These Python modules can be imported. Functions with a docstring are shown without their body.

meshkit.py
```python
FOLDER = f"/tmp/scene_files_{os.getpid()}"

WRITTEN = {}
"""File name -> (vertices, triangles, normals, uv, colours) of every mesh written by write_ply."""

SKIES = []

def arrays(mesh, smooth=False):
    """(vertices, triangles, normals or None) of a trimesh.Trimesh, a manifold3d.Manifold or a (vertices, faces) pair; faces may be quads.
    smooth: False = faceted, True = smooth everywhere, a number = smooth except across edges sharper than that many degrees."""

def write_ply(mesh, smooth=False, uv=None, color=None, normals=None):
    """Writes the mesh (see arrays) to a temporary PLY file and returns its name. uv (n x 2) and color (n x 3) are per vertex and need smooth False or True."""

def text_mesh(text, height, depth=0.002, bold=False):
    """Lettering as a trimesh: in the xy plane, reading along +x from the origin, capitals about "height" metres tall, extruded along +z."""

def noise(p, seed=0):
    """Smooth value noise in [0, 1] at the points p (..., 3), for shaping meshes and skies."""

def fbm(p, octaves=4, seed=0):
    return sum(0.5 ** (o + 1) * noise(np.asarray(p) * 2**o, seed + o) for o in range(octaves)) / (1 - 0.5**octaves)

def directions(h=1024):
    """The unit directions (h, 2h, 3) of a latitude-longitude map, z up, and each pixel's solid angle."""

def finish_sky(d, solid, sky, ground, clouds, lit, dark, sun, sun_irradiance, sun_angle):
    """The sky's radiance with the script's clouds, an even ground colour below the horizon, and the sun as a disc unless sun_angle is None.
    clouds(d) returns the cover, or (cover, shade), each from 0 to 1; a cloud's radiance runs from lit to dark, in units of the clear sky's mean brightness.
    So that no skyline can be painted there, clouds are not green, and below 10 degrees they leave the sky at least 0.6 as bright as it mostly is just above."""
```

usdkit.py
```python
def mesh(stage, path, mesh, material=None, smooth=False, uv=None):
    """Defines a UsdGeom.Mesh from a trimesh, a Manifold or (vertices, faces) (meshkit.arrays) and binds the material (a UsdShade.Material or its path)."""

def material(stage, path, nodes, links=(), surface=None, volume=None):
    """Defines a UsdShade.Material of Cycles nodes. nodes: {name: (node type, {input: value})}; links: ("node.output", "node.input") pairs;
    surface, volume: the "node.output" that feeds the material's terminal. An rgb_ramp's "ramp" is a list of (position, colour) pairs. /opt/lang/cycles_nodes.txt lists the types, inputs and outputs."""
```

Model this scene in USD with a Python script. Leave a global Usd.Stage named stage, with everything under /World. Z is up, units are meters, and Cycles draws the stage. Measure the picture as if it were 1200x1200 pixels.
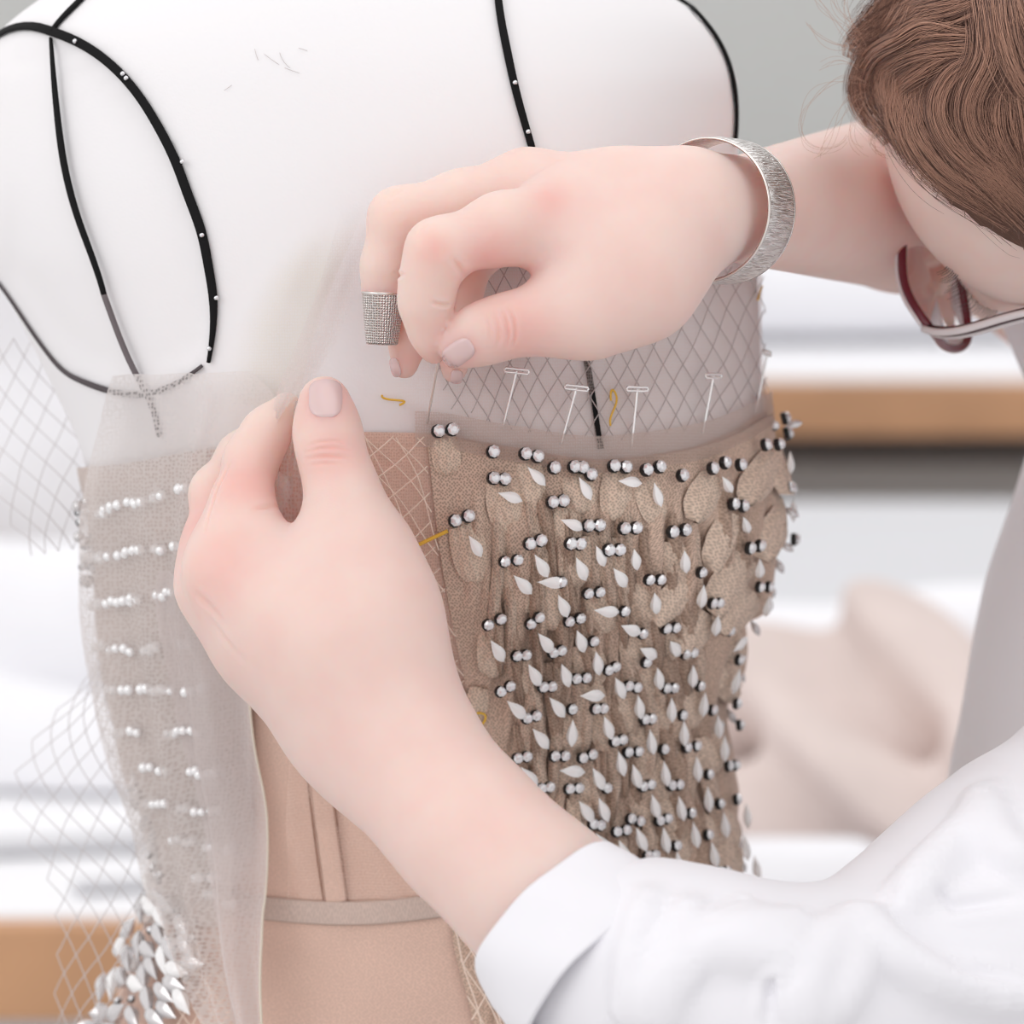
import math, random
import numpy as np, trimesh
from scipy.interpolate import PchipInterpolator, CubicSpline
from scipy.spatial import cKDTree
import usdkit, meshkit
from pxr import Usd, UsdGeom, UsdLux, UsdShade, Gf, Sdf, Vt

# ------------------------------------------------------------------ stage, camera, lights, exposure
stage = Usd.Stage.CreateInMemory()
UsdGeom.SetStageUpAxis(stage, 'Z'); UsdGeom.SetStageMetersPerUnit(stage, 1.0)
UsdGeom.Xform.Define(stage, '/World')
CAM = np.array([0.0, 0.0, 1.5]); PITCH = math.radians(12.0)
FPX = 3871.0                                    # focal length in pixels of a 1200 px wide frame
cam = UsdGeom.Camera.Define(stage, '/World/camera')
cam.CreateFocalLengthAttr(85.0); cam.CreateHorizontalApertureAttr(85.0 * 1200 / FPX); cam.CreateVerticalApertureAttr(85.0 * 1200 / FPX)
cam.CreateFStopAttr(85.0 / 14.0); cam.CreateFocusDistanceAttr(1.16); cam.CreateClippingRangeAttr((0.02, 200.0))
cam.AddTranslateOp().Set(Gf.Vec3d(*CAM)); cam.AddRotateXOp().Set(90.0 - 12.0)
cam.CreateExposureAttr(0.18)

sky = UsdLux.DomeLight.Define(stage, '/World/daylight'); sky.CreateIntensityAttr(0.27); sky.CreateColorAttr(Gf.Vec3f(1.0, 0.985, 0.985))
def rect_light(name, pos, target, w, h, power, color=(1, 1, 1)):
    L = UsdLux.RectLight.Define(stage, '/World/' + name); L.CreateWidthAttr(w); L.CreateHeightAttr(h)
    L.CreateIntensityAttr(power); L.CreateColorAttr(Gf.Vec3f(*color))
    pos, target = np.array(pos, float), np.array(target, float)
    z = pos - target; z /= np.linalg.norm(z); x = np.cross([0, 0, 1.0], z); x /= np.linalg.norm(x); y = np.cross(z, x)
    m = Gf.Matrix4d(*[float(v) for r in ((*x, 0), (*y, 0), (*z, 0), (*pos, 1)) for v in r]); L.AddTransformOp().Set(m)
rect_light('window_light', (-2.6, -0.6, 2.9), (0, 1.2, 1.25), 2.2, 1.8, 1.75, (1.0, 0.99, 0.98))
rect_light('ceiling_light', (0.5, 1.0, 3.3), (0.1, 1.6, 1.0), 2.0, 2.0, 0.62, (1.0, 0.99, 0.98))
rect_light('ceiling_light_001', (0.2, 4.2, 3.3), (0.2, 4.4, 0.8), 3.0, 2.0, 0.8, (1.0, 0.99, 0.98))

# ------------------------------------------------------------------ coordinates
CP, SP = math.cos(PITCH), math.sin(PITCH)
RW = np.array([[1, 0, 0], [0, CP, SP], [0, -SP, CP]])       # camera frame (right, forward, up) -> world
def W(c):
    return np.asarray(c, float) @ RW.T + CAM
def P(px, py, dd):
    """A point measured in the photograph, dd millimetres beyond 1.2 m, in the camera frame."""
    px, py, dd = np.broadcast_arrays(np.asarray(px, float), np.asarray(py, float), np.asarray(dd, float))
    d = 1.2 + dd / 1000.0
    return np.stack([(px - 600) * d / FPX, d, -(py - 600) * d / FPX], -1)
def RR(r, dd=0.0):
    return r * (1.2 + dd / 1000.0) / FPX

# ------------------------------------------------------------------ prims
_used = {}
def numbered(parent, name):
    k = f'{parent}/{name}'
    n = _used.get(k, -1) + 1; _used[k] = n
    return k if n == 0 else f'{k}_{n:03d}'
BASE = {}
def tag(p, label=None, cat=None, group=None, kind=None):
    for k, v in (('label', label), ('category', cat), ('group', group), ('kind', kind)):
        if v: p.SetCustomDataByKey(k, v)
    return p
def thing(name, label, cat, base=(0, 0, 0), group=None):
    path = numbered('/World', name); x = UsdGeom.Xform.Define(stage, path); base = np.asarray(base, float)
    x.AddTranslateOp().Set(Gf.Vec3d(*base)); BASE[path] = base
    return tag(x.GetPrim(), label, cat, group)
def obj(name, mesh, material, parent=None, smooth=True, uv=None, label=None, kind=None, prim=None, fl=None):
    """Defines ONE mesh (world coordinates given) under parent."""
    pp = str(parent.GetPath()) if parent is not None else '/World'
    path = numbered(pp, name); base = BASE.get(pp, np.zeros(3)); BASE[path] = base
    v, f = (np.asarray(mesh.vertices), np.asarray(mesh.faces)) if hasattr(mesh, 'vertices') else (np.asarray(mesh[0]), np.asarray(mesh[1]))
    us = np.unique(f)
    if len(us) < len(v) and uv is None and not fl: v, f = v[us], np.searchsorted(us, f)
    if uv is not None and smooth is not False: smooth = True
    m = usdkit.mesh(stage, path, (np.asarray(v, float) - base, np.asarray(f, int)), material, smooth=smooth, uv=uv)
    if fl:
        for k, a in fl.items():
            UsdGeom.PrimvarsAPI(m).CreatePrimvar(k, Sdf.ValueTypeNames.FloatArray, 'vertex').Set(Vt.FloatArray.FromNumpy(np.asarray(a, np.float32)))
    return tag(m.GetPrim(), label, None, None, kind)
def curves(name, lines, widths, material, parent, kind=None, label=None):
    pp = str(parent.GetPath()); path = numbered(pp, name); base = BASE.get(pp, np.zeros(3))
    c = UsdGeom.BasisCurves.Define(stage, path); c.CreateTypeAttr('linear')
    pts = np.vstack(lines) - base
    c.CreatePointsAttr(Vt.Vec3fArray.FromNumpy(pts.astype(np.float32)))
    c.CreateCurveVertexCountsAttr(Vt.IntArray.FromNumpy(np.array([len(l) for l in lines], np.int32)))
    c.CreateWidthsAttr(Vt.FloatArray.FromNumpy(np.asarray(widths, np.float32))); c.SetWidthsInterpolation('vertex')
    UsdShade.MaterialBindingAPI.Apply(c.GetPrim()).Bind(material)
    return tag(c.GetPrim(), label, None, None, kind)

# ------------------------------------------------------------------ small mesh helpers (any frame)
def grid_mesh(Pg, close_u=False, close_v=False):
    """(nu, nv, 3) points -> vertices, triangles."""
    nu, nv = Pg.shape[:2]; idx = np.arange(nu * nv).reshape(nu, nv)
    if close_u: idx = np.vstack([idx, idx[:1]])
    if close_v: idx = np.hstack([idx, idx[:, :1]])
    a, b, c, d = idx[:-1, :-1].ravel(), idx[1:, :-1].ravel(), idx[1:, 1:].ravel(), idx[:-1, 1:].ravel()
    return Pg.reshape(-1, 3), np.vstack([np.stack([a, b, c], 1), np.stack([a, c, d], 1)])
def join(*ms):
    vs, fs, n = [], [], 0
    for v, f in ms:
        vs.append(np.asarray(v)); fs.append(np.asarray(f) + n); n += len(v)
    return np.vstack(vs), np.vstack(fs)
def spline(pts, n):
    pts = np.asarray(pts, float)
    t = np.r_[0, np.cumsum(np.linalg.norm(np.diff(pts, axis=0), axis=1))]
    return CubicSpline(t, pts)(np.linspace(0, t[-1], n)) if len(pts) > 2 else pts[0] + (pts[-1] - pts[0]) * np.linspace(0, 1, n)[:, None]
def frames(p, ref):
    t = np.gradient(p, axis=0); t /= np.linalg.norm(t, axis=1, keepdims=True) + 1e-12
    ref = np.broadcast_to(np.asarray(ref, float), p.shape)
    b = np.cross(t, ref); b /= np.linalg.norm(b, axis=1, keepdims=True) + 1e-12
    return t, b, np.cross(b, t)
def tube(p, r, sides=8, ref=(0.13, -1, 0.21), cap=True, flat=1.0):
    p = np.asarray(p, float); r = np.broadcast_to(r, (len(p),))
    t, b, n = frames(p, ref); a = np.arange(sides) * 2 * np.pi / sides
    g = p[:, None] + r[:, None, None] * (np.cos(a)[None, :, None] * b[:, None] + flat * np.sin(a)[None, :, None] * n[:, None])
    v, f = grid_mesh(g, close_v=True)
    if cap:
        k = len(v); v = np.vstack([v, p[0], p[-1]])
        i = np.arange(sides); j = (i + 1) % sides; e = (len(p) - 1) * sides
        f = np.vstack([f, np.stack([np.full(sides, k), i, j], 1), np.stack([np.full(sides, k + 1), e + j, e + i], 1)])
    return v, f
def box(lo, hi, bev=0.0):
    m = trimesh.creation.box(bounds=[lo, hi])
    if bev:
        import manifold3d as m3
        c, h = (np.array(lo) + hi) / 2.0, (np.array(hi) - lo) / 2.0 - bev
        s = m3.Manifold.sphere(bev, 12)
        mm = m3.Manifold.batch_hull([s.translate(tuple(c + h * np.array(k))) for k in np.ndindex(2, 2, 2) for k in [tuple(2 * np.array(k) - 1)]]).to_mesh()
        return np.array(mm.vert_properties[:, :3]), np.array(mm.tri_verts)
    return np.array(m.vertices), np.array(m.faces)
def smoothstep(a, b, x):
    t = np.clip((x - a) / (b - a), 0, 1); return t * t * (3 - 2 * t)

# ------------------------------------------------------------------ signed distance modelling (continuous bodies)
class Body:
    """Tapered capsules ('c') and ellipsoids ('e'); the core blends together, every chain (a finger) blends with the core but not with the others."""
    def __init__(self): self.core, self.chains, self.cuts, self.packs = [], [], [], {}
    def cap(self, a, b, ra, rb, k=0.012, to=None): (self.core if to is None else to).append(('c', np.asarray(a), np.asarray(b), ra, rb, k))
    def ell(self, c, axes, rad, k=0.012, to=None): (self.core if to is None else to).append(('e', np.asarray(c), np.asarray(axes), np.asarray(rad), 0, k))
    def chain(self, kf=0.012): self.chains.append((kf, [])); return self.chains[-1][1]
    def path(self, pts, k=0.012, to=None):
        for (a, ra), (b, rb) in zip(pts[:-1], pts[1:]): self.cap(a, b, ra, rb, k, to)
    def cut(self, a, b, r, depth): self.cuts.append((np.asarray(a), np.asarray(b), r, depth))
    @staticmethod
    def dist(pr, p):
        if pr[0] == 'c':
            _, a, b, ra, rb, _ = pr; ba = b - a; t = np.clip((p - a) @ ba / (ba @ ba + 1e-12), 0, 1)
            return np.linalg.norm(p - a - t[:, None] * ba, axis=1) - (ra + (rb - ra) * t)
        _, c, ax, r, _, _ = pr; q = (p - c) @ ax.T
        k0 = np.linalg.norm(q / r, axis=1); k1 = np.linalg.norm(q / r ** 2, axis=1) + 1e-9
        return np.where(k0 > 1e-6, k0 * (k0 - 1) / k1, -r.min())
    @staticmethod
    def smin(a, b, k):
        h = np.maximum(k - np.abs(a - b), 0) / k
        return np.minimum(a, b) - h * h * k * 0.25
    def fold(self, prims, p, c, rad):
        d = np.full(len(p), 1.0)
        if not prims: return d
        key = (id(prims), len(prims)); pk = self.packs.get(key)
        if pk is None:
            A = np.array([q[1] for q in prims]); B = np.array([q[2] if q[0] == 'c' else q[1] for q in prims])
            R = np.array([max(q[3], q[4]) if q[0] == 'c' else q[3].max() for q in prims]); pk = self.packs[key] = (A, B - A, R + 3 * np.array([q[5] for q in prims]))
        A, BA, R = pk; ca = c[0] - A; t = np.clip((ca * BA).sum(1) / ((BA * BA).sum(1) + 1e-12), 0, 1)
        for i in np.nonzero(np.linalg.norm(ca - BA * t[:, None], axis=1) - R < rad)[0]: d = self.smin(d, self.dist(prims[i], p), prims[i][5])
        return d
    def __call__(self, p, c=None, rad=9.0):
        c = p[:1] if c is None else c
        core = self.fold(self.core, p, c, rad); d = core
        for kf, prims in self.chains:
            f = self.fold(prims, p, c, rad)
            if f.min() < 0.9: d = np.minimum(d, self.smin(core, f, kf))
        for a, b, r, depth in self.cuts:
            ba = b - a; tc = np.clip((c - a) @ ba / (ba @ ba), 0, 1)
            if np.linalg.norm(c - a - tc[:, None] * ba) < rad + r:
                t = np.clip((p - a) @ ba / (ba @ ba), 0, 1); q = np.linalg.norm(p - a - t[:, None] * ba, axis=1)
                d = d + depth * np.exp(-(q / r) ** 2) * np.sin(np.pi * np.clip(t, 0.04, 0.96)) ** 0.5
        return d
    def front(self, px, py, start=0.85):
        """Where the camera ray through a pixel first meets the body (camera frame)."""
        r = P(px, py, 0).reshape(-1, 3); r = r / np.linalg.norm(r, axis=1, keepdims=True); s = np.full(len(r), start)
        m = P(np.mean(px), np.mean(py), -30)[None]
        best, at = np.full(len(r), 9.0), s.copy()
        for _ in range(40):
            d = self(r * s[:, None], m, 0.22); b = d < best; best, at = np.where(b, d, best), np.where(b, s, at); s = s + 0.95 * np.minimum(d, 0.1)
        s = at
        return r * s[:, None]
    def mesh(self, h, extra=None, smooth=2):
        f = extra or self
        B = 16; L = B * h; lo, hi = [], []
        for pr in self.core + [q for _, c in self.chains for q in c]:
            if pr[0] == 'c':
                n = max(2, int(np.linalg.norm(pr[2] - pr[1]) / L) + 1)
                q = pr[1] + (pr[2] - pr[1]) * np.linspace(0, 1, n)[:, None]; r = max(pr[3], pr[4]) + 0.012
            else: q = pr[1][None]; r = pr[3].max() + 0.012
            for x in q: lo.append(np.floor((x - r) / L).astype(int)); hi.append(np.floor((x + r) / L).astype(int))
        blocks = set()
        for a, b in zip(lo, hi):
            g = np.stack(np.meshgrid(*[np.arange(a[i], b[i] + 1) for i in range(3)], indexing='ij'), -1).reshape(-1, 3)
            blocks.update(map(tuple, g))
        off = np.stack(np.meshgrid(*[np.arange(B + 1)] * 3, indexing='ij'), -1).reshape(-1, 3)
        half = L * 0.87; V, K, Q = [], [], []
        def key(ijk): return (ijk[..., 0] + 4096) * 67108864 + (ijk[..., 1] + 4096) * 8192 + (ijk[..., 2] + 4096)
        for bl in sorted(blocks):
            org = np.array(bl) * B; c = ((org + B / 2) * h)[None]
            if abs(f(c, c, half + 0.01)[0]) > half + 0.006: continue
            d = f((org + off) * h, c, half + 0.01).reshape(B + 1, B + 1, B + 1); s = d < 0
            if s.all() or not s.any(): continue
            cnt = np.zeros((B, B, B)); acc = np.zeros((B, B, B, 3))
            I = np.stack(np.meshgrid(*[np.arange(B)] * 3, indexing='ij'), -1)
            corners = np.array(list(np.ndindex(2, 2, 2)))
            for a in corners:
                for ax in range(3):
                    if a[ax]: continue
                    b = a.copy(); b[ax] = 1
                    da = d[a[0]:a[0] + B, a[1]:a[1] + B, a[2]:a[2] + B]; db = d[b[0]:b[0] + B, b[1]:b[1] + B, b[2]:b[2] + B]
                    x = (da < 0) != (db < 0); t = np.where(x, da / np.where(x, da - db, 1), 0)
                    pt = np.broadcast_to(a.astype(float), acc.shape).copy(); pt[..., ax] += t
                    acc += pt * x[..., None]; cnt += x
            m = cnt > 0
            V.append(((acc[m] / cnt[m][:, None]) + I[m] + org) * h); K.append(key(I[m] + org))
            for ax in range(3):
                sa = s[:B, :B, :B]; sb = np.roll(s, -1, ax)[:B, :B, :B]; x = sa != sb; e = I[x] + org; fl = sa[x]
                o1, o2 = np.zeros(3, int), np.zeros(3, int); o1[(ax + 1) % 3] = 1; o2[(ax + 2) % 3] = 1
                q = np.stack([key(e - o1 - o2), key(e - o2), key(e), key(e - o1)], 1); q[~fl] = q[~fl][:, ::-1]; Q.append(q)
        V, K, Q = np.vstack(V), np.concatenate(K), np.vstack(Q); o = np.argsort(K); Ks = K[o]
        at = np.clip(np.searchsorted(Ks, Q), 0, len(Ks) - 1); ok = (Ks[at] == Q).all(1); Q = o[at[ok]]
        F = np.vstack([Q[:, [0, 1, 2]], Q[:, [0, 2, 3]]])
        from scipy.sparse import coo_matrix, diags
        E = np.vstack([Q[:, [0, 1]], Q[:, [1, 2]], Q[:, [2, 3]], Q[:, [3, 0]]]); E = np.vstack([E, E[:, ::-1]])
        A = coo_matrix((np.ones(len(E)), (E[:, 0], E[:, 1])), shape=(len(V), len(V))).tocsr(); A.data[:] = 1
        A = diags(1 / np.maximum(np.asarray(A.sum(1)).ravel(), 1)) @ A
        for _ in range(smooth):
            V = V + 0.5 * (A @ V - V); V = V - 0.42 * (A @ V - V)
        return V, F

def close_holes(f):
    """Caps small open loops."""
    e = np.vstack([f[:, [0, 1]], f[:, [1, 2]], f[:, [2, 0]]]).astype(np.int64); n = e.max() + 1
    k, r = e[:, 0] * n + e[:, 1], e[:, 1] * n + e[:, 0]; nxt = {int(a): int(b) for a, b in e[~np.isin(r, k)]}; new = []
    while nxt:
        a = next(iter(nxt)); loop = [a]
        while loop[-1] in nxt and len(loop) < 64: loop.append(nxt.pop(loop[-1]))
        if len(loop) > 3 and loop[-1] == a: new += [(loop[0], loop[i + 1], loop[i]) for i in range(1, len(loop) - 2)]
    return np.vstack([f, new]) if new else f
def crease(v, f, cuts):
    """Refines the triangles beside each crease line and presses the line in. cuts: (points, radius, depth)."""
    v, f = np.asarray(v, float), np.asarray(f)
    def dist(x):
        out = np.zeros(len(x)); near = np.full(len(x), 9.0)
        for pts, r, dp in cuts:
            lo, hi = pts.min(0) - 4 * r - .004, pts.max(0) + 4 * r + .004; i = np.nonzero(((x > lo) & (x < hi)).all(1))[0]
            if not len(i): continue
            d = np.full(len(i), 9.0); tt = np.zeros(len(i)); n = len(pts) - 1
            for k in range(n):
                a, ba = pts[k], pts[k + 1] - pts[k]; t = np.clip((x[i] - a) @ ba / (ba @ ba + 1e-15), 0, 1); q = np.linalg.norm(x[i] - a - t[:, None] * ba, axis=1)
                b = q < d; d = np.where(b, q, d); tt = np.where(b, (k + t) / n, tt)
            env = np.clip(np.sin(np.pi * np.clip(tt, 0.02, 0.98)), 0, 1) ** .6
            out[i] = out[i] + env * dp * (np.exp(-(d / r) ** 2) - 0.35 * np.exp(-((d - 2.2 * r) / (1.2 * r)) ** 2)); near[i] = np.minimum(near[i], d - 4 * r)
        return out, near
    for _ in range(2):
        _, nr_ = dist(v); sel = np.nonzero((nr_[f] < 0).any(1))[0]
        v, f = trimesh.remesh.subdivide(v, f, face_index=sel)
    v, f = np.asarray(v), np.asarray(f); t = v[f]; fn = np.cross(t[:, 1] - t[:, 0], t[:, 2] - t[:, 0]); n = np.zeros_like(v)
    for k in range(3): np.add.at(n, f[:, k], fn)
    n /= np.linalg.norm(n, axis=1, keepdims=True) + 1e-15
    return v - n * dist(v)[0][:, None], f

# ------------------------------------------------------------------ materials
LK = '/World/Looks/'
def lin(*rgb):
    c = np.array(rgb, float) / 255.0
    return tuple(np.where(c <= 0.04045, c / 12.92, ((c + 0.055) / 1.055) ** 2.4))
def plain(name, rgb, rough=0.6, bump=None, vary=0.0, vscale=30.0, **kw):
    nodes = {'p': ('principled_bsdf', {'base_color': lin(*rgb), 'roughness': rough, **kw})}; links = []
    if bump or vary: nodes['tc'] = ('geometry', {})
    if vary:
        c = np.array(lin(*rgb))
        nodes['n'] = ('noise_texture', {'scale': vscale, 'detail': 4.0})
        nodes['r'] = ('rgb_ramp', {'ramp': [(0.3, tuple(c * (1 - vary))), (0.7, tuple(np.minimum(c * (1 + vary), 1)))]})
        links += [('tc.position', 'n.vector'), ('n.fac', 'r.fac'), ('r.color', 'p.base_color')]
    if bump:
        nodes['bn'] = ('noise_texture', {'scale': bump[0], 'detail': 3.0}); nodes['b'] = ('bump', {'strength': bump[1], 'distance': bump[2]})
        links += [('tc.position', 'bn.vector'), ('bn.fac', 'b.height'), ('b.normal', 'p.normal')]
    return usdkit.material(stage, LK + name, nodes, links, surface='p.BSDF')
def tulle(name, rgb, lo, hi, cell=1.2, rand=0.35, edge=(0.18, 0.5), trans=0.45, fade=False):
    """Fine net: threads of cloth with see-through cells, cell size in mm of cloth (mesh uv in mm)."""
    c = lin(*rgb)
    nodes = {'uv': ('texture_coordinate', {}), 'm': ('mapping', {'scale': (1.0, 0.8, 1.0)}),
             'v': ('voronoi_texture', {'dimensions': '2D', 'feature': 'f1', 'scale': 1.0 / cell, 'randomness': rand}),
             'a': ('map_range', {'from_min': edge[0], 'from_max': edge[1], 'to_min': lo, 'to_max': hi, 'clamp': True}),
             'n': ('noise_texture', {'scale': 0.03, 'detail': 2.0}), 'na': ('map_range', {'from_min': 0.3, 'from_max': 0.7, 'to_min': -0.08, 'to_max': 0.08, 'clamp': True}),
             's': ('math', {'math_type': 'add', 'use_clamp': True}),
             'd': ('principled_bsdf', {'base_color': c, 'roughness': 0.8, 'specular_ior_level': 0.2}), 't': ('translucent_bsdf', {'color': c}),
             'dt': ('mix_closure', {'fac': trans}), 'x': ('transparent_bsdf', {}), 'o': ('mix_closure', {})}
    links = [('uv.UV', 'm.vector'), ('m.vector', 'v.vector'), ('v.distance', 'a.value'), ('uv.UV', 'n.vector'), ('n.fac', 'na.value'), ('a.result', 's.value1'), ('na.result', 's.value2'),
             ('d.BSDF', 'dt.closure1'), ('t.BSDF', 'dt.closure2'), ('s.value', 'o.fac'), ('x.BSDF', 'o.closure1'), ('dt.closure', 'o.closure2')]
    if fade:
        nodes['fa'] = ('attribute', {'attribute': 'cover'}); nodes['fm'] = ('math', {'math_type': 'multiply', 'use_clamp': True})
        links = [l for l in links if l[1] != 'o.fac'] + [('s.value', 'fm.value1'), ('fa.fac', 'fm.value2'), ('fm.value', 'o.fac')]
    return usdkit.material(stage, LK + name, nodes, links, surface='o.closure')
def weave(name, rgb, amount=0.12, cell=0.8, rough=0.8, twist=0.785):
    """Opaque fine-woven mesh cloth, uv in mm."""
    c = np.array(lin(*rgb))
    nodes = {'uv': ('texture_coordinate', {}), 'm': ('mapping', {'rotation': (0, 0, twist)}),
             'c': ('voronoi_texture', {'dimensions': '2D', 'feature': 'f1', 'scale': 1.0 / cell, 'randomness': 0.55}),
             'r': ('rgb_ramp', {'ramp': [(0.1, tuple(c * (1 - amount))), (0.55, tuple(np.minimum(c * (1 + amount), 1)))]}),
             'n': ('noise_texture', {'scale': 0.025, 'detail': 2.0}), 'h': ('hsv', {}), 'hv': ('map_range', {'from_min': 0.3, 'from_max': 0.7, 'to_min': 0.93, 'to_max': 1.06}),
             'b': ('bump', {'strength': 0.4, 'distance': 0.0002}), 'p': ('principled_bsdf', {'roughness': rough, 'specular_ior_level': 0.25, 'sheen_weight': 0.1})}
    links = [('uv.UV', 'm.vector'), ('m.vector', 'c.vector'), ('c.distance', 'r.fac'), ('uv.UV', 'n.vector'), ('n.fac', 'hv.value'), ('hv.result', 'h.value'), ('r.color', 'h.color'),
             ('h.color', 'p.base_color'), ('c.distance', 'b.height'), ('b.normal', 'p.normal')]
    return usdkit.material(stage, LK + name, nodes, links, surface='p.BSDF')
# ------------------------------------------------------------------ the room
M_wall = plain('wall_paint', (203, 204, 202), 0.8, vary=0.03, vscale=1.5)
M_floor = plain('floor_vinyl', (205, 204, 204), 0.5, vary=0.05, vscale=3.0)
M_cloth_white = plain('white_cloth', (238, 238, 242), 0.85, bump=(9, 0.3, 0.03))
M_paper = plain('white_paper', (240, 240, 243), 0.6)
M_wood = plain('beech_wood', (196, 150, 113), 0.45, vary=0.12, vscale=6.0)
M_grey = plain('grey_paint', (166, 163, 161), 0.5)
M_dark = plain('dark_grey', (104, 101, 101), 0.6)
M_pale = plain('pale_grey_cloth', (214, 215, 219), 0.85, bump=(6, 0.3, 0.05))
M_ecru = plain('ecru_cloth', (216, 201, 196), 0.85, vary=0.06, vscale=14)
def struct(name, mesh, m): return tag(obj(name, mesh, m, smooth=False), None, None, None, 'structure')
struct('floor', box((-4, -2, -0.1), (4, 7.1, 0)), M_floor)
struct('wall_back', box((-4, 7.0, 0), (4, 7.2, 3.4)), M_wall)

def table(label, x0, x1, y0, y1, z, edge, top_m):
    t = thing('worktable', label, 'table', ((x0 + x1) / 2, (y0 + y1) / 2, 0))
    obj('tabletop', box((x0, y0, z - edge), (x1, y1, z), 0.004), M_wood, t, smooth=30)
    obj('cover_sheet', box((x0 + 0.01, y0 + 0.012, z), (x1 - 0.01, y1 - 0.01, z + 0.004)), top_m, t, smooth=False, label='white sheet lying flat on the tabletop')
    for sx in (x0 + 0.05, x1 - 0.12):
        for sy in (y0 + 0.3, y1 - 0.12):
            obj('leg', box((sx, sy, 0), (sx + 0.07, sy + 0.07, z - edge), 0.004), M_grey, t, smooth=30)
    return t
table('long worktable with a light wood edge and white cover, nearest behind the dress form', -1.3, 1.35, 2.16, 3.05, 0.75, 0.07, M_paper)
table('far worktable with a wood edge and white top beyond the dark shelf', 0.10, 2.2, 4.42, 5.5, 0.74, 0.075, M_paper)
table('low pale grey table between the two wood-edged worktables', 0.12, 1.6, 3.25, 4.2, 0.62, 0.04, M_pale)
# things under and on the tables
t = thing('storage_cabinet', 'dark grey storage cabinet under the far worktable', 'cabinet', (1.1, 5.0, 0))
obj('body', box((0.3, 4.6, 0.03), (2.0, 5.35, 0.64), 0.01), M_dark, t, smooth=30)
for i in range(3): obj('door', box((0.32 + i * 0.56, 4.575, 0.06), (0.86 + i * 0.56, 4.6, 0.6), 0.006), M_grey, t, smooth=30)
def bolt(label, a, b, r, m, group=None):
    t = thing('fabric_bolt', label, 'fabric', np.minimum(a, b) * [1, 1, 0] + [0, 0, min(a[2], b[2]) - r], group)
    a, b = np.array(a, float), np.array(b, float); k = np.linspace(0, 1, 12)[:, None]; p = a + (b - a) * k
    obj('roll', tube(p, r + 0.004 * np.sin(np.linspace(0, 9, 12)), 20), m, t)
    obj('core', tube(np.array([a - (b - a) * 0.03, a + (b - a) * 1.03][0:1] + [b + (b - a) * 0.03]), r * 0.3, 12), M_ecru, t)
bolt('thick roll of white fabric lying across the far worktable', (0.28, 4.75, 0.7465 + 0.074), (1.35, 4.80, 0.7465 + 0.074), 0.07, M_cloth_white)
bolt('slim white fabric roll behind the thick one on the far worktable', (0.95, 5.05, 0.7465 + 0.055), (1.9, 5.0, 0.7465 + 0.055), 0.05, M_cloth_white)

def heap(name, label, cat, pts, m, seed, h=0.006, fold=0.01, freq=20.0, zmin=0.7565):
    """Soft rumpled cloth: blended rounded lumps with folds."""
    b = Body()
    for (a, c, ra, rb) in pts: b.cap(np.array(a, float), np.array(c, float), ra, rb, 0.05)
    def f(p, c=None, rad=9.0):
        q = p * np.array([1.0, 0.4, 1.0]) * freq + seed
        return np.maximum(b(p, c, rad) + fold * (np.sin(q[:, 0] * 1.3 + q[:, 2] * 1.7 + 2.5 * meshkit.noise(p * 9, seed)) - 0.3), zmin - p[:, 2])
    v, fc = b.mesh(h, f, smooth=3)
    t = obj(name, (v, fc), m); tag(t, label, cat); return t
z = 0.757
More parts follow.
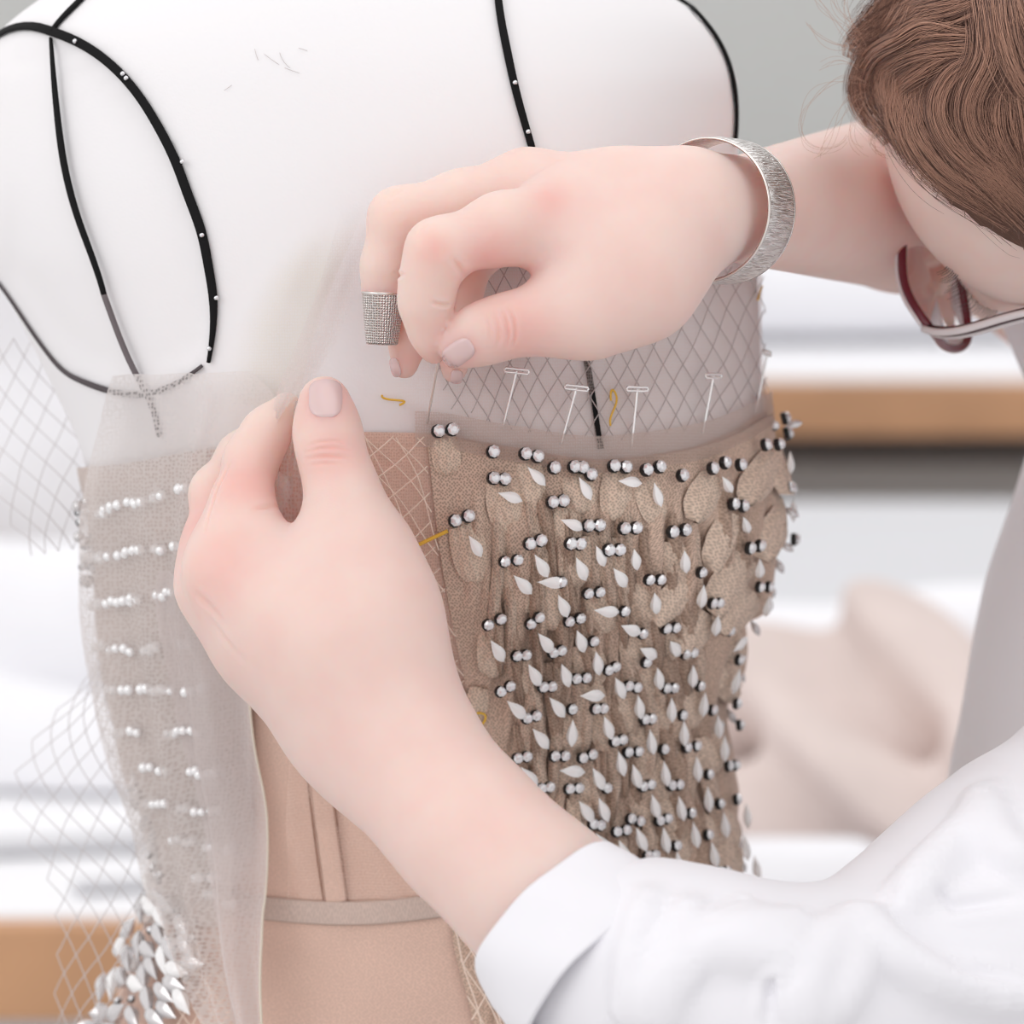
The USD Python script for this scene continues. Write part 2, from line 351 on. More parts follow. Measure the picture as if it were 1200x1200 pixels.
# pale ruffled dress lying on the near worktable, right of the form
heap('ruffled_garment', 'blush beige ruffled tulle garment heaped on the near worktable', 'garment',
     [((0.17, 2.48, z + .05), (0.30, 2.50, z + .07), .06, .07), ((0.30, 2.45, z + .04), (0.44, 2.42, z + .03), .075, .05), ((0.20, 2.36, z + .02), (0.36, 2.30, z + .02), .05, .05), ((0.36, 2.32, z + .01), (0.46, 2.24, z), .05, .045)],
     M_ecru, 3, h=0.006, fold=0.016, freq=34.0)
heap('white_cloth_pile', 'soft white cloth piled behind the ruffled garment on the near worktable', 'cloth',
     [((0.14, 2.72, z), (0.36, 2.70, z + .02), .07, .075), ((0.36, 2.7, z + .03), (0.46, 2.66, z + .06), .07, .065), ((0.46, 2.66, z + .02), (0.7, 2.62, z + .02), .075, .08)], M_cloth_white, 5, h=0.008, fold=0.008, freq=12.0)
heap('folded_white_cloth', 'small folded white cloth at the front of the near worktable', 'cloth',
     [((0.12, 2.24, z), (0.24, 2.23, z + .005), .028, .03)], M_cloth_white, 8, h=0.005, fold=0.003, freq=12.0)
heap('white_fabric_pile', 'rumpled white fabric pile left of the dress form on the near worktable', 'cloth',
     [((-0.52, 2.72, z + .04), (-0.2, 2.75, z + .05), .10, .09), ((-0.5, 2.55, z), (-0.25, 2.5, z), .07, .06)], M_cloth_white, 9, h=0.008, fold=0.007, freq=11.0)
heap('grey_fabric_strip', 'slim grey fabric strip lying near the wood table edge, left of the form', 'cloth',
     [((-0.42, 2.30, z - .004), (-0.20, 2.33, z + .0), .012, .014), ((-0.30, 2.22, z - .004), (-0.24, 2.23, z - .004), .012, .012)], plain('mid_grey_cloth', (206, 206, 210), 0.85), 4, h=0.003, fold=0.001)
heap('fabric_stack', 'tall stack of folded white fabric behind the form at left, on the floor', 'cloth',
     [((-1.0, 3.7, 0.3), (-0.25, 3.7, 0.3), .28, .28), ((-1.0, 3.7, 0.75), (-0.3, 3.7, 0.75), .26, .26), ((-1.0, 3.7, 1.0), (-0.35, 3.7, 1.0), .2, .2)], M_cloth_white, 6, h=0.02, fold=0.01, freq=8.0, zmin=0.0)
# ------------------------------------------------------------------ dress form: silhouette measured along its height
_py = [-400, -150, -60, 0, 40, 100, 200, 300, 330, 370, 450, 545, 600, 700, 800, 900, 1000, 1050, 1100, 1200, 1350, 1600]
fL = PchipInterpolator(_py, [345, 330, 150, 45, -2, -26, -32, -14, 0, 20, 60, 100, 108, 118, 130, 152, 182, 182, 165, 128, 62, 0])
_pr = [-400, -150, -60, 0, 20, 60, 100, 160, 250, 320, 470, 540, 600, 680, 760, 850, 950, 1050, 1200, 1350, 1600]
fR = PchipInterpolator(_pr, [545, 560, 700, 792, 822, 851, 864, 864, 874, 887, 893, 902, 903, 886, 858, 838, 843, 860, 898, 955, 1015])
fB = PchipInterpolator([-400, -150, -60, 0, 100, 300, 500, 600, 800, 950, 1100, 1300, 1600], [38, 40, 58, 74, 88, 100, 105, 107, 94, 90, 97, 112, 120])
NEXP = 2.25
def fD0(py): return 97 + (np.asarray(py, float) - 500) * 0.31 * math.tan(PITCH)
def bumps(px, py):
    return 11 * np.exp(-((px - 790) / 105.0) ** 2 - ((py - 600) / 110.0) ** 2) + 8 * np.exp(-((px - 330) / 120.0) ** 2 - ((py - 600) / 120.0) ** 2)
def ring(th, py):
    """Point of the form at angle th (0 = right, pi/2 = towards us, pi = left), in the camera frame."""
    th, py = np.broadcast_arrays(np.asarray(th, float), np.asarray(py, float))
    L, R = fL(py), fR(py); c, s = np.cos(th), np.sin(th); e = 2 / NEXP
    px = (L + R) / 2 + (R - L) / 2 * np.sign(c) * np.abs(c) ** e
    dd = fD0(py) - fB(py) * np.sign(s) * np.abs(s) ** e - np.where(s > 0, bumps(px, py), 0) * np.clip(s, 0, 1)
    return P(px, py, dd)
def px2th(px, py):
    L, R = fL(py), fR(py); t = np.clip((px - (L + R) / 2) / ((R - L) / 2), -1, 1)
    c = np.sign(t) * np.abs(t) ** (NEXP / 2)
    return np.arccos(np.clip(c, -1, 1))
def ringN(th, py):
    e = 2e-3
    a = ring(th + e, py) - ring(th - e, py); b = ring(th, np.asarray(py) + 0.5) - ring(th, np.asarray(py) - 0.5)
    n = np.cross(a, b); return n / (np.linalg.norm(n, axis=-1, keepdims=True) + 1e-15)
_s = ringN(np.array([np.pi / 2]), np.array([500.0]))[0]; _sg = -1.0 if _s[1] > 0 else 1.0
def RO(th, py, off):
    """Off metres above the form's surface."""
    return ring(th, py) + _sg * ringN(th, py) * np.asarray(off)[..., None]
def S(px, py, off=0.0):
    px, py, off = np.broadcast_arrays(np.asarray(px, float), np.asarray(py, float), np.asarray(off, float))
    return RO(px2th(px, py), py, off)
def SN(px, py):
    px, py = np.broadcast_arrays(np.asarray(px, float), np.asarray(py, float)); return _sg * ringN(px2th(px, py), py)

M_form = plain('form_canvas', (236, 234, 236), 0.75, bump=(900, 0.12, 0.0006))
M_tape = plain('black_tape', (12, 11, 13), 0.7, specular_ior_level=0.2, bump=(1500, 0.4, 0.0006))
M_pin = plain('pin_steel', (248, 247, 247), 0.25, metallic=0.75)
M_silver = plain('polished_steel', (225, 225, 228), 0.22, metallic=1.0)
def side_base(z=0.0): b = W(ring(np.pi / 2, 800.0)); return np.array([W(P(500, 800, fD0(800)))[0], W(P(500, 800, fD0(800)))[1], z])
form = thing('dress_form', 'white canvas dress form with black style tapes', 'dress form', side_base())
th = np.linspace(0, 2 * np.pi, 161)[:-1]; py = np.r_[np.linspace(-420, 1560, 120)]
G = ring(th[None, :], py[:, None])
# shallow arm plate inside the armhole tape
ARM = np.array([(0, 42), (60, 38), (120, 66), (170, 112), (207, 172), (233, 240), (250, 310), (256, 370), (247, 422), (215, 446), (175, 458), (140, 461), (105, 449), (80, 435), (50, 400), (20, 355), (-6, 320)], float)
import shapely
def arm_sink(th, py):
    q = ring(th, py); d = q[..., 1]; px = q[..., 0] * FPX / d + 600; y = -q[..., 2] * FPX / d + 600
    poly = shapely.Polygon(ARM); pts = shapely.points(px, y)
    dist = np.where(shapely.contains(poly, pts), shapely.distance(poly.exterior, pts), 0)
    return -0.0022 * smoothstep(4, 22, dist) * (np.sin(th) > -0.1)
thg, pyg = np.broadcast_arrays(th[None, :], py[:, None])
G = RO(thg, pyg, arm_sink(thg, pyg))
v, f = grid_mesh(G, close_v=True); k = len(v)
v = np.vstack([v, G[0].mean(0), G[-1].mean(0)]); n = len(th); i = np.arange(n); j = (i + 1) % n; e = (len(py) - 1) * n
f = np.vstack([f, np.stack([np.full(n, k), j, i], 1), np.stack([np.full(n, k + 1), e + i, e + j], 1)])
def outward(v, f):
    c = v.mean(0); t = v[f]; nn = np.cross(t[:, 1] - t[:, 0], t[:, 2] - t[:, 0])
    return (v, f[:, ::-1]) if ((t.mean(1) - c) * nn).sum() < 0 else (v, f)
v, f = outward(v, f)
obj('torso', (W(v), f), M_form, form)
# pole and base
zb = W(G[-1].mean(0)); 
obj('pole', tube([[form_x, form_y, zz] for form_x, form_y in [(zb[0], zb[1])] for zz in (0.03, zb[2] + 0.05)], 0.018, 16), plain('dark_metal', (60, 60, 62), 0.3, metallic=0.8), form)
_bm = trimesh.creation.cylinder(0.2, 0.03, sections=48); _bm.apply_translation([zb[0], zb[1], 0.015]); obj('base', (np.array(_bm.vertices), np.array(_bm.faces)), M_tape, form, smooth=30)
def ribbon(pts, width_px, off=0.0009, n=60, thick=0.0009):
    """A flat tape lying on the form along pixel points; width in px (number or list)."""
    c = spline(pts, n); wd = np.interp(np.linspace(0, 1, n), np.linspace(0, 1, len(np.atleast_1d(width_px))), np.atleast_1d(width_px)) if np.ndim(width_px) else np.full(n, width_px)
    p = S(c[:, 0], c[:, 1], off); nn = SN(c[:, 0], c[:, 1]); t, b, _ = frames(p, nn)
    h = wd[:, None] * 0.00031 / 2
    prof = [(-1, 0), (-0.85, 1), (0.85, 1), (1, 0), (0.85, -.5), (-0.85, -.5)]
    g = np.stack([p + b * h * a + nn * thick * k for a, k in prof], 1)
    v, f = grid_mesh(g, close_v=True); m = len(v)
    f = np.vstack([f, [[0, 1, 2], [0, 2, 3], [0, 3, 4], [0, 4, 5]], np.array([[0, 2, 1], [0, 3, 2], [0, 4, 3], [0, 5, 4]]) + m - 6])
    return W(v), f
arm_t = obj('style_tape', ribbon([(-14, 62), (0, 43), (20, 34), (42, 33), (62, 38), (90, 49), (122, 69), (158, 105), (186, 148), (207, 190), (222, 230), (237, 272), (245, 310), (251, 350), (251, 385), (246, 424)], [8, 12, 11, 11, 12, 12, 11, 4]), M_tape, form, label='wide black tape around the armhole')
shoulder_t = obj('style_tape', ribbon([(108, -12), (92, 6), (76, 22), (63, 38)], [8, 8, 5]), M_tape, form, label='black tape crossing the shoulder')
side_t = obj('style_tape', ribbon([(62, 46), (64, 75), (69, 130), (77, 190), (92, 250), (110, 300), (124, 344)], [3, 7, 9, 9, 8, 7]), M_tape, form, label='black tape running down inside the armhole')
side_t2 = obj('style_tape', ribbon([(124, 344), (140, 388), (158, 430), (178, 470), (188, 510)], [7, 7, 6]), plain('veiled_tape', (105, 96, 99), 0.7), form, label='lower grey end of the side tape')
low_t = obj('style_tape', ribbon([(-6, 322), (14, 348), (34, 378), (58, 412), (82, 437), (100, 446), (135, 458), (170, 461), (205, 450), (238, 428)], [3, 3, 3, 3, 4, 7, 7, 7, 6, 4]), plain('dark_veiled_tape', (78, 70, 73), 0.7), form, label='thin tape along the lower edge of the armhole')
mid_t = obj('style_tape', ribbon([(582, -14), (586, 20), (594, 62), (606, 115), (622, 172), (640, 240), (662, 325), (684, 412), (694, 470), (703, 526)], [9, 10, 9, 8, 8, 8, 7, 7]), M_tape, form, label='black tape down the middle of the form')
right_t = obj('style_tape', ribbon([(786, -12), (806, 8), (832, 38), (850, 72), (858, 105), (860, 140), (858, 170)], [6, 8, 8, 8, 7]), M_tape, form, label='black tape at the far armhole')
for par, spots in ((arm_t, [(92, 51), (147, 88), (151, 93), (216, 190), (239, 275), (256, 348), (248, 407)]), (mid_t, [(602, 98), (617, 155)])):
    for x, y in spots:
        m = trimesh.creation.icosphere(2, 0.0009); c = W(S(x, y, 0.0022)); obj('pin_head', (np.array(m.vertices) + c, np.array(m.faces)), M_silver, par)

fib = []
for pts in ([(299, 58), (301, 66), (303, 71)], [(310, 64), (318, 70), (327, 76)], [(328, 62), (333, 73), (340, 80)], [(334, 80), (342, 83), (351, 86)], [(263, 106), (268, 103), (272, 100)], [(350, 57), (354, 58), (360, 60)]):
    c = spline(pts, 8); fib.append(tube(W(S(c[:, 0], c[:, 1], 0.0005)), 0.00009, 4))
obj('stray_fibres', join(*fib), plain('grey_lint', (200, 192, 190), 0.9), form, kind='stuff')
# ------------------------------------------------------------------ the seamstress: one continuous body
HF, HL, HU = np.array([-.71, .63, -.22]), np.array([.097, -.23, -.968]), None
HF /= np.linalg.norm(HF); HL -= HF * (HF @ HL); HL /= np.linalg.norm(HL); HU = np.cross(HF, HL)
HC = P(1339, 143, 28)
def Hd(f, l, u):
    f, l, u = np.broadcast_arrays(np.asarray(f, float), np.asarray(l, float), np.asarray(u, float))
    return HC + (f[..., None] * HF + l[..., None] * HL + u[..., None] * HU) / 1000.0
HAX = np.stack([HF, HL, HU])
def pr(px, py, dd, r): return (P(px, py, dd), RR(r, dd))
body = Body()
# --- head
K = 0.014
head = body.chain(0.0006)
body.ell(Hd(-5, 0, 10), HAX, np.array([87, 73, 85]) / 1000, to=head)
body.ell(Hd(34, 0, -42), HAX, np.array([48, 56, 76]) / 1000, 0.02, to=head)
body.ell(Hd(32, 0, 30), HAX, np.array([49, 60, 50]) / 1000, 0.02, to=head)
for s in (-1, 1):
    body.cap(Hd(79, s * 12, 12), Hd(65, s * 47, 12), .010, .009, K, to=head)
    body.cap(Hd(10, s * 46, -72), Hd(66, s * 10, -104), .020, .018, 0.02, to=head)
    body.ell(Hd(62, s * 42, -32), HAX, np.array([18, 18, 16]) / 1000, 0.02, to=head)
    body.ell(Hd(71, s * 32, -6), HAX, np.array([14, 16, 13]) / 1000, 0.006, to=head)
    body.ell(Hd(-8, s * 76, -20), HAX, np.array([17, 6, 30]) / 1000, 0.008, to=head)
body.cap(Hd(84, 0, -4), Hd(95, 0, -34), .006, .008, 0.012, to=head)
for s in (-1, 1): body.ell(Hd(87, s * 8, -38), HAX, np.array([8, 7, 7]) / 1000, 0.006, to=head)
body.cap(Hd(86, -14, -62), Hd(86, 14, -62), .007, .007, 0.006, to=head); body.cap(Hd(85, -11, -71), Hd(85, 11, -71), .007, .007, 0.006, to=head)
NECK = Hd(-62, 0, -185)
body.cap(Hd(-22, 0, -60), NECK, .050, .060, 0.03)
body.cap(Hd(-22, 0, -50), Hd(-40, 0, -120), .055, .058, 0.03, head)
# --- right arm (the far one)
body.path([pr(800, 250, -46, 56), pr(842, 247, -30, 57), pr(1060, 236, 132, 106), pr(1205, 240, 238, 126)], 0.004)
body.path([pr(800, 236, -40, 48), pr(850, 238, -26, 50)], 0.008)
body.path([pr(1205, 240, 238, 126), (P(1560, 640, 280), .045)], 0.02)
body.path([(P(1560, 640, 270), .055), (P(1640, 620, 170), .085), (NECK * 0.7 + P(1700, 620, 90) * 0.3, .07)], 0.05)
# palm
body.path([pr(805, 254, -44, 50), pr(745, 268, -50, 62), pr(675, 250, -52, 44)], 0.014)
body.path([pr(800, 232, -42, 46), pr(720, 236, -44, 49), pr(622, 224, -40, 40)], 0.014)
body.path([pr(785, 250, -36, 44), pr(720, 240, -24, 45), pr(650, 240, -12, 36)], 0.014)
body.path([pr(780, 252, -30, 42), pr(740, 256, -14, 41), pr(680, 256, -2, 30)], 0.014)
body.path([pr(800, 268, -48, 44), pr(748, 330, -60, 53), pr(688, 366, -66, 41)], 0.02)
body.path([pr(745, 290, -58, 46), pr(692, 300, -60, 32), pr(668, 322, -58, 16)], 0.02)
c = body.chain(0.012)   # index
body.path([pr(655, 254, -58, 42), pr(588, 268, -68, 38), pr(513, 294, -76, 33.5), pr(501, 330, -73, 26.5), pr(499, 358, -70, 25.5), pr(506, 392, -65, 20), pr(509, 413, -61, 12.5)], 0.008, c)
c = body.chain(0.012)   # middle
body.path([pr(615, 220, -40, 40), pr(540, 238, -47, 34), pr(468, 256, -48, 32), pr(452, 312, -46, 24.5), pr(450, 347, -44, 18.5), pr(449, 382, -43, 14)], 0.008, c)
c = body.chain(0.012)   # ring
body.path([pr(645, 238, -14, 35), pr(580, 258, -30, 29), pr(520, 284, -38, 28), pr(494, 345, -36, 23), pr(480, 390, -32, 21), pr(474, 428, -30, 16)], 0.008, c)
c = body.chain(0.012)   # little finger
body.path([pr(680, 256, -2, 30), pr(620, 272, -14, 25), pr(553, 300, -26, 24), pr(541, 345, -30, 19), pr(535, 400, -32, 18), pr(532, 434, -31, 15)], 0.008, c)
c = body.chain(0.012)    # thumb
body.path([pr(735, 338, -62, 52), pr(686, 366, -66, 41), pr(640, 376, -68, 32), pr(597, 380, -70, 29.5), pr(560, 393, -70, 28), pr(538, 406, -69, 22.5)], 0.010, c)
# --- left arm (the near one)
body.path([pr(428, 830, -64, 70), pr(452, 868, -70, 70), pr(505, 925, -84, 71), pr(560, 985, -97, 75), pr(640, 1060, -110, 82), pr(830, 1225, -130, 78)], 0.02)
body.path([pr(412, 838, -52, 62), pr(450, 880, -60, 62)], 0.02); body.path([pr(452, 815, -68, 46), pr(478, 858, -78, 52)], 0.02)
ELB = P(830, 1225, -130)
body.path([(ELB, RR(78)), (P(1240, 1150, -60), .043), (P(1560, 900, 40), .052)], 0.02)
body.path([(P(1560, 900, 40), .06), (P(1660, 760, 90), .085), (NECK, .062)], 0.05)
# palm
body.path([pr(428, 828, -64, 62), pr(340, 735, -62, 60), pr(272, 668, -58, 42)], 0.02)
body.path([pr(430, 820, -70, 60), pr(410, 745, -68, 72), pr(360, 700, -64, 54)], 0.025)
body.path([pr(420, 835, -52, 62), pr(318, 742, -46, 50), pr(256, 682, -40, 37)], 0.02)
body.path([pr(420, 835, -44, 56), pr(320, 740, -30, 46), pr(262, 690, -20, 34)], 0.02)
body.path([pr(440, 800, -68, 52), pr(437, 720, -66, 47), pr(424, 655, -62, 42)], 0.02)
c = body.chain(0.014)   # index
body.path([pr(274, 668, -58, 46), pr(282, 630, -54, 42), pr(284, 588, -48, 32), pr(294, 540, -36, 27.5), pr(313, 506, -30, 24), pr(336, 476, -25, 17)], 0.008, c)
c = body.chain(0.014)   # middle
body.path([pr(256, 684, -42, 38), pr(254, 632, -34, 32), pr(255, 578, -24, 28), pr(284, 535, -12, 25), pr(308, 510, -10, 20)], 0.008, c)
c = body.chain(0.014)   # ring
body.path([pr(266, 690, -22, 34), pr(262, 640, -10, 29), pr(266, 590, -2, 26), pr(296, 548, -2, 22), pr(314, 530, -4, 18)], 0.008, c)
c = body.chain(0.014)   # little finger
body.path([pr(290, 705, -10, 31), pr(285, 660, -4, 25), pr(290, 620, 0, 22), pr(312, 585, -4, 19), pr(326, 570, -6, 16)], 0.008, c)
c = body.chain(0.016)    # thumb
body.path([pr(430, 690, -64, 52), pr(420, 640, -62, 43), pr(402, 575, -58, 36), pr(388, 533, -54, 31), pr(383, 500, -52, 31), pr(380, 468, -49, 27.5)], 0.010, c)
bv, bf = body.mesh(0.0016)
CREASES = [  # picture points of the skin creases, radius px, depth mm
    ([(531, 303), (538, 312), (545, 325)], 3.2, .8), ([(506, 354), (516, 357), (528, 357)], 2.2, .9), 
    ([(587, 362), (594, 378), (597, 394), (594, 408)], 2.2, .55), ([(595, 358), (603, 376), (604, 396), (601, 406)], 2.2, .6), ([(578, 364), (583, 380), (585, 396), (582, 407)], 2.0, .35), ([(570, 366), (574, 382), (575, 398)], 2.0, .25),
    ([(462, 321), (468, 323), (474, 321)], 2.2, .7), ([(488, 276), (494, 268), (502, 262)], 2.4, .25), ([(456, 232), (462, 226), (472, 222)], 2.4, .25),
    ([(298, 597), (312, 595), (328, 596)], 3.2, .7), ([(357, 531), (372, 526), (392, 524), (412, 526)], 2.0, .45), ([(357, 538), (375, 535), (395, 535), (416, 536)], 2.2, .6), ([(360, 524), (374, 518), (394, 517), (406, 520)], 2.0, .35), ([(362, 545), (380, 543), (402, 544)], 2.0, .35),
    ([(268, 543), (260, 562), (252, 580), (247, 596), (240, 622)], 2.2, .8), ([(228, 694), (243, 708), (262, 730)], 5, .6), ([(240, 716), (262, 748), (292, 780)], 5, .4)]
bf = close_holes(bf)
bv, bf = crease(bv, bf, [(body.front(*np.array(c0, float).T), RR(r), dp / 1000) for c0, r, dp in CREASES])
# rosy knuckles, finger tips and cheeks: a colour of the skin itself
blush_at = [(P(509, 415, -61), 26), (P(452, 375, -44), 34), (P(475, 415, -32), 34), (P(533, 425, -32), 30), (P(600, 385, -80), 45), (P(540, 410, -78), 34), (P(510, 290, -90), 22), (P(380, 470, -60), 42), (P(388, 533, -64), 34), (P(287, 560, -55), 45), (P(270, 670, -68), 40), (P(240, 620, -40), 50), (Hd(85, 42, 5), 55), (Hd(70, 50, -30), 60), (P(640, 150 + 90, -70), 26), (P(570, 300, -78), 34)]
blush = np.zeros(len(bv))
for c0, r in blush_at: blush = np.maximum(blush, np.exp(-(np.linalg.norm(bv - c0, axis=1) / RR(r)) ** 2))
ck, sk = np.array(lin(228, 203, 195)), np.array(lin(224, 172, 165))
M_skin = usdkit.material(stage, LK + 'skin', {
    'a': ('attribute', {'attribute': 'blush'}), 'g': ('geometry', {}), 'n': ('noise_texture', {'scale': 60.0, 'detail': 3.0}), 'nm': ('map_range', {'from_min': 0.35, 'from_max': 0.75, 'to_min': 0.0, 'to_max': 0.22, 'clamp': True}),
    'ad': ('math', {'math_type': 'add', 'use_clamp': True}), 'c': ('mix_color', {'a': tuple(ck), 'b': tuple(sk)}),
    'bn': ('noise_texture', {'scale': 1400.0, 'detail': 2.0}), 'b': ('bump', {'strength': 0.12, 'distance': 0.0004}),
    'p': ('principled_bsdf', {'roughness': 0.5, 'specular_ior_level': 0.35, 'subsurface_weight': 0.5, 'subsurface_scale': 0.004, 'subsurface_radius': (1.0, 0.35, 0.22)})},
    [('a.fac', 'ad.value1'), ('g.position', 'n.vector'), ('n.fac', 'nm.value'), ('nm.result', 'ad.value2'), ('ad.value', 'c.fac'), ('c.result', 'p.base_color'), ('g.position', 'bn.vector'), ('bn.fac', 'b.height'), ('b.normal', 'p.normal')], surface='p.BSDF')
pb = W(P(1700, 900, 150)); person = thing('person', 'person in a white shirt and glasses leaning over to pin the bodice', 'person', (pb[0], pb[1], 0))
obj('body', (W(bv), bf), M_skin, person, fl={'blush': blush * .72})
# nails
M_nail = plain('fingernail', (226, 186, 184), 0.22, coat_weight=0.4, subsurface_weight=0.2, subsurface_scale=0.002)
M_nail_tip = plain('nail_tip', (240, 226, 220), 0.3)
def nail(cx, cy, hw, hl, ang, lift=0.00055, root=0.55):
    """A nail plate grown on the finger's own surface; ang 0 = tip up."""
    S_, W2 = np.meshgrid(np.linspace(-1, 1, 17), np.linspace(-1, 1, 15), indexing='ij'); a = math.radians(ang)
    wd = np.where(S_ > 0, np.sqrt(np.maximum(1 - (np.abs(S_) * .96) ** 3.2, .01)), np.sqrt(np.maximum(1 - (np.abs(S_) * .90) ** 5, .01)) * (1 - .04 * S_ * S_))
    x, y = W2 * wd * hw, S_ * hl + (1 - W2 ** 2) * hl * -0.10 * (S_ < 0) * np.abs(S_)
    q = body.front((cx + x * math.cos(a) - y * math.sin(a)).ravel(), (cy + x * math.sin(a) + y * math.cos(a)).ravel()).reshape(17, 15, 3)
    e = np.minimum(smoothstep(0, .22, 1 - np.abs(W2)), smoothstep(0, .16, 1 - np.maximum(S_, 0)))
    top = q + np.array([0, -1.0, 0]) * ((lift + .0002) * e - .0002)[..., None] ; bot = q + np.array([0, .0009, 0])
    g = np.concatenate([top, bot[:, ::-1]], 1); v, f = grid_mesh(g, close_v=True); obj('fingernail', (W(v), f), M_nail, person)
nail(381.5, 468, 20.5, 21.5, 0); nail(538, 413, 14, 19, 236); nail(463, 430, 6, 11, 165, .0004); nail(535, 441, 7.5, 8, 185, .0004)
# eyelashes
M_lash = plain('eyelash', (58, 44, 42), 0.6)
rl = random.Random(4); lash = []
hb = Body(); hb.core = list(head)
def edge_hit(x, y):
    """The face's outline seen along a line of pixels running up and to the right of (x, y)."""
    k = np.arange(0, 90, 1.5); q = hb.front(x + .62 * k, y - .78 * k); d = hb(q, q[:1], 9.0); i = int(np.argmax(d < .0006)); return q[min(i + 2, len(k) - 1)]
for i in range(30):
    s = i / 29; a = edge_hit(1080 + 66 * s, 350 + 42 * s); L = .0072 * (0.65 + 0.45 * math.sin(s * 3.0)) * rl.uniform(.8, 1.15); t = np.linspace(0, 1, 7)[:, None]
    d = np.array([-.52 + .25 * s, -.25, -.80]); q = a + d * L * t + np.array([-.35, 0, .25]) * L * t ** 2 + np.array([rl.uniform(-.12, .12) * L, 0, 0]) * t
    lash.append(tube(W(q), np.linspace(.00020, .00005, 7), 4))
obj('eyelashes', join(*lash), M_lash, person, kind='stuff', label='dark eyelashes of the lowered eye')

# ------------------------------------------------------------------ shirt
sh = Body()
SL = [pr(700, 1118, -118, 110), pr(770, 1152, -124, 118), pr(880, 1195, -124, 132), pr(1010, 1190, -108, 122), pr(1100, 1165, -85, 148), pr(1230, 1125, -55, 225), (P(1460, 1010, 0), .085), (P(1600, 900, 50), .10)]
sh.path(SL, 0.03)
sh.path([(P(1600, 900, 50), .10), (P(1680, 760, 100), .12), (P(1660, 700, 190), .11)], 0.05)          # shoulders
sh.path([(P(1466, 560, 150), .090), (P(1442, 780, 150), .097), (P(1424, 960, 155), .102), (P(1420, 1500, 185), .115)], 0.03)                                 # chest and trunk
sh.path([(P(1680, 760, 120), .12), (P(1700, 1500, 170), .13)], 0.05)
sh.path([(P(1640, 660, 262), .075), (P(1500, 500, 270), .062), (P(1316, 290, 250), .050)], 0.03)       # far sleeve
# folds: soft ridges laid on the sleeve
base_sh = Body(); base_sh.core = list(sh.core)
def ridge(pts, r, k, lift=0.0):
    c = spline(pts, 9); q = base_sh.front(c[:, 0], c[:, 1], 0.8)
    q = q + np.array([0, RR(r) * 0.15 - lift, 0])
    for a, b in zip(q[:-1], q[1:]): sh.cap(a, b, RR(r), RR(r), k)
for pts, r in [([(878, 1075), (850, 1100), (800, 1130), (778, 1195)], 17), ([(935, 1080), (890, 1096), (842, 1100)], 13), ([(998, 1078), (965, 1115), (945, 1150), (938, 1196)], 20), ([(1012, 1078), (1008, 1120), (965, 1196)], 16),
               ([(1020, 1080), (1060, 1130), (1120, 1160), (1200, 1172)], 22), ([(842, 1112), (880, 1120), (930, 1118)], 12), ([(760, 1050), (740, 1120), (735, 1196)], 12), ([(1060, 1060), (1100, 1010), (1160, 960)], 20), ([(810, 1060), (790, 1110), (760, 1190)], 12), ([(1150, 930), (1170, 990), (1198, 1010)], 16)]:
    ridge(pts, r * .75, 0.008)
Nc = P(640, 1060, -110) - P(505, 925, -84); Nc = Nc / np.linalg.norm(Nc)
def sh_f(p, c=None, rad=9.0):
    d = sh(p, c, rad)
    d = d + 0.0016 * (meshkit.noise(p * 38, 3) - 0.5) + 0.004 * (meshkit.noise(p * 13, 7) - 0.5)
    return np.maximum(d, np.where(np.linalg.norm(p - P(690, 1110, -120), axis=1) < .08, -((p - P(668, 1098, -120)) @ Nc), -1.0))
sv, sf = sh.mesh(0.003, sh_f, smooth=3)
# hollow the cuff end: leave out the end cap
cen = sv[sf].mean(1); e = (cen - P(668, 1098, -120)) @ Nc
capf = (np.abs(e) < 0.0012) & (np.linalg.norm(cen - P(690, 1110, -120), axis=1) < 0.045)
M_shirt = plain('white_cotton', (233, 232, 237), 0.8, bump=(1600, 0.2, 0.0004), sheen_weight=0.1)
SHC = [([(870, 1057), (838, 1085), (834, 1104), (800, 1150), (772, 1200)], 5, 2.6), ([(836, 1100), (880, 1103), (922, 1099)], 4, 1.8), ([(945, 1072), (920, 1110), (906, 1150), (900, 1198)], 6, 2.4), ([(1000, 1070), (972, 1120), (952, 1160), (946, 1198)], 5, 2.8),
       ([(1012, 1090), (1050, 1122), (1100, 1140), (1198, 1150)], 8, 2.4), ([(742, 1150), (724, 1198)], 4, 1.4), ([(1150, 930), (1100, 1000), (1040, 1060)], 7, 1.6), ([(800, 1060), (786, 1090), (740, 1140)], 4, 1.2), ([(1080, 1040), (1120, 1060), (1196, 1050)], 8, 1.4)]
us = np.unique(sf[~capf]); sv, sf2 = sv[us], np.searchsorted(us, sf[~capf])
sv, sf2 = crease(sv, sf2, [(base_sh.front(*np.array(c0, float).T, 0.8), RR(r), dp / 620) for c0, r, dp in SHC])
obj('shirt', (W(sv), sf2), M_shirt, person)
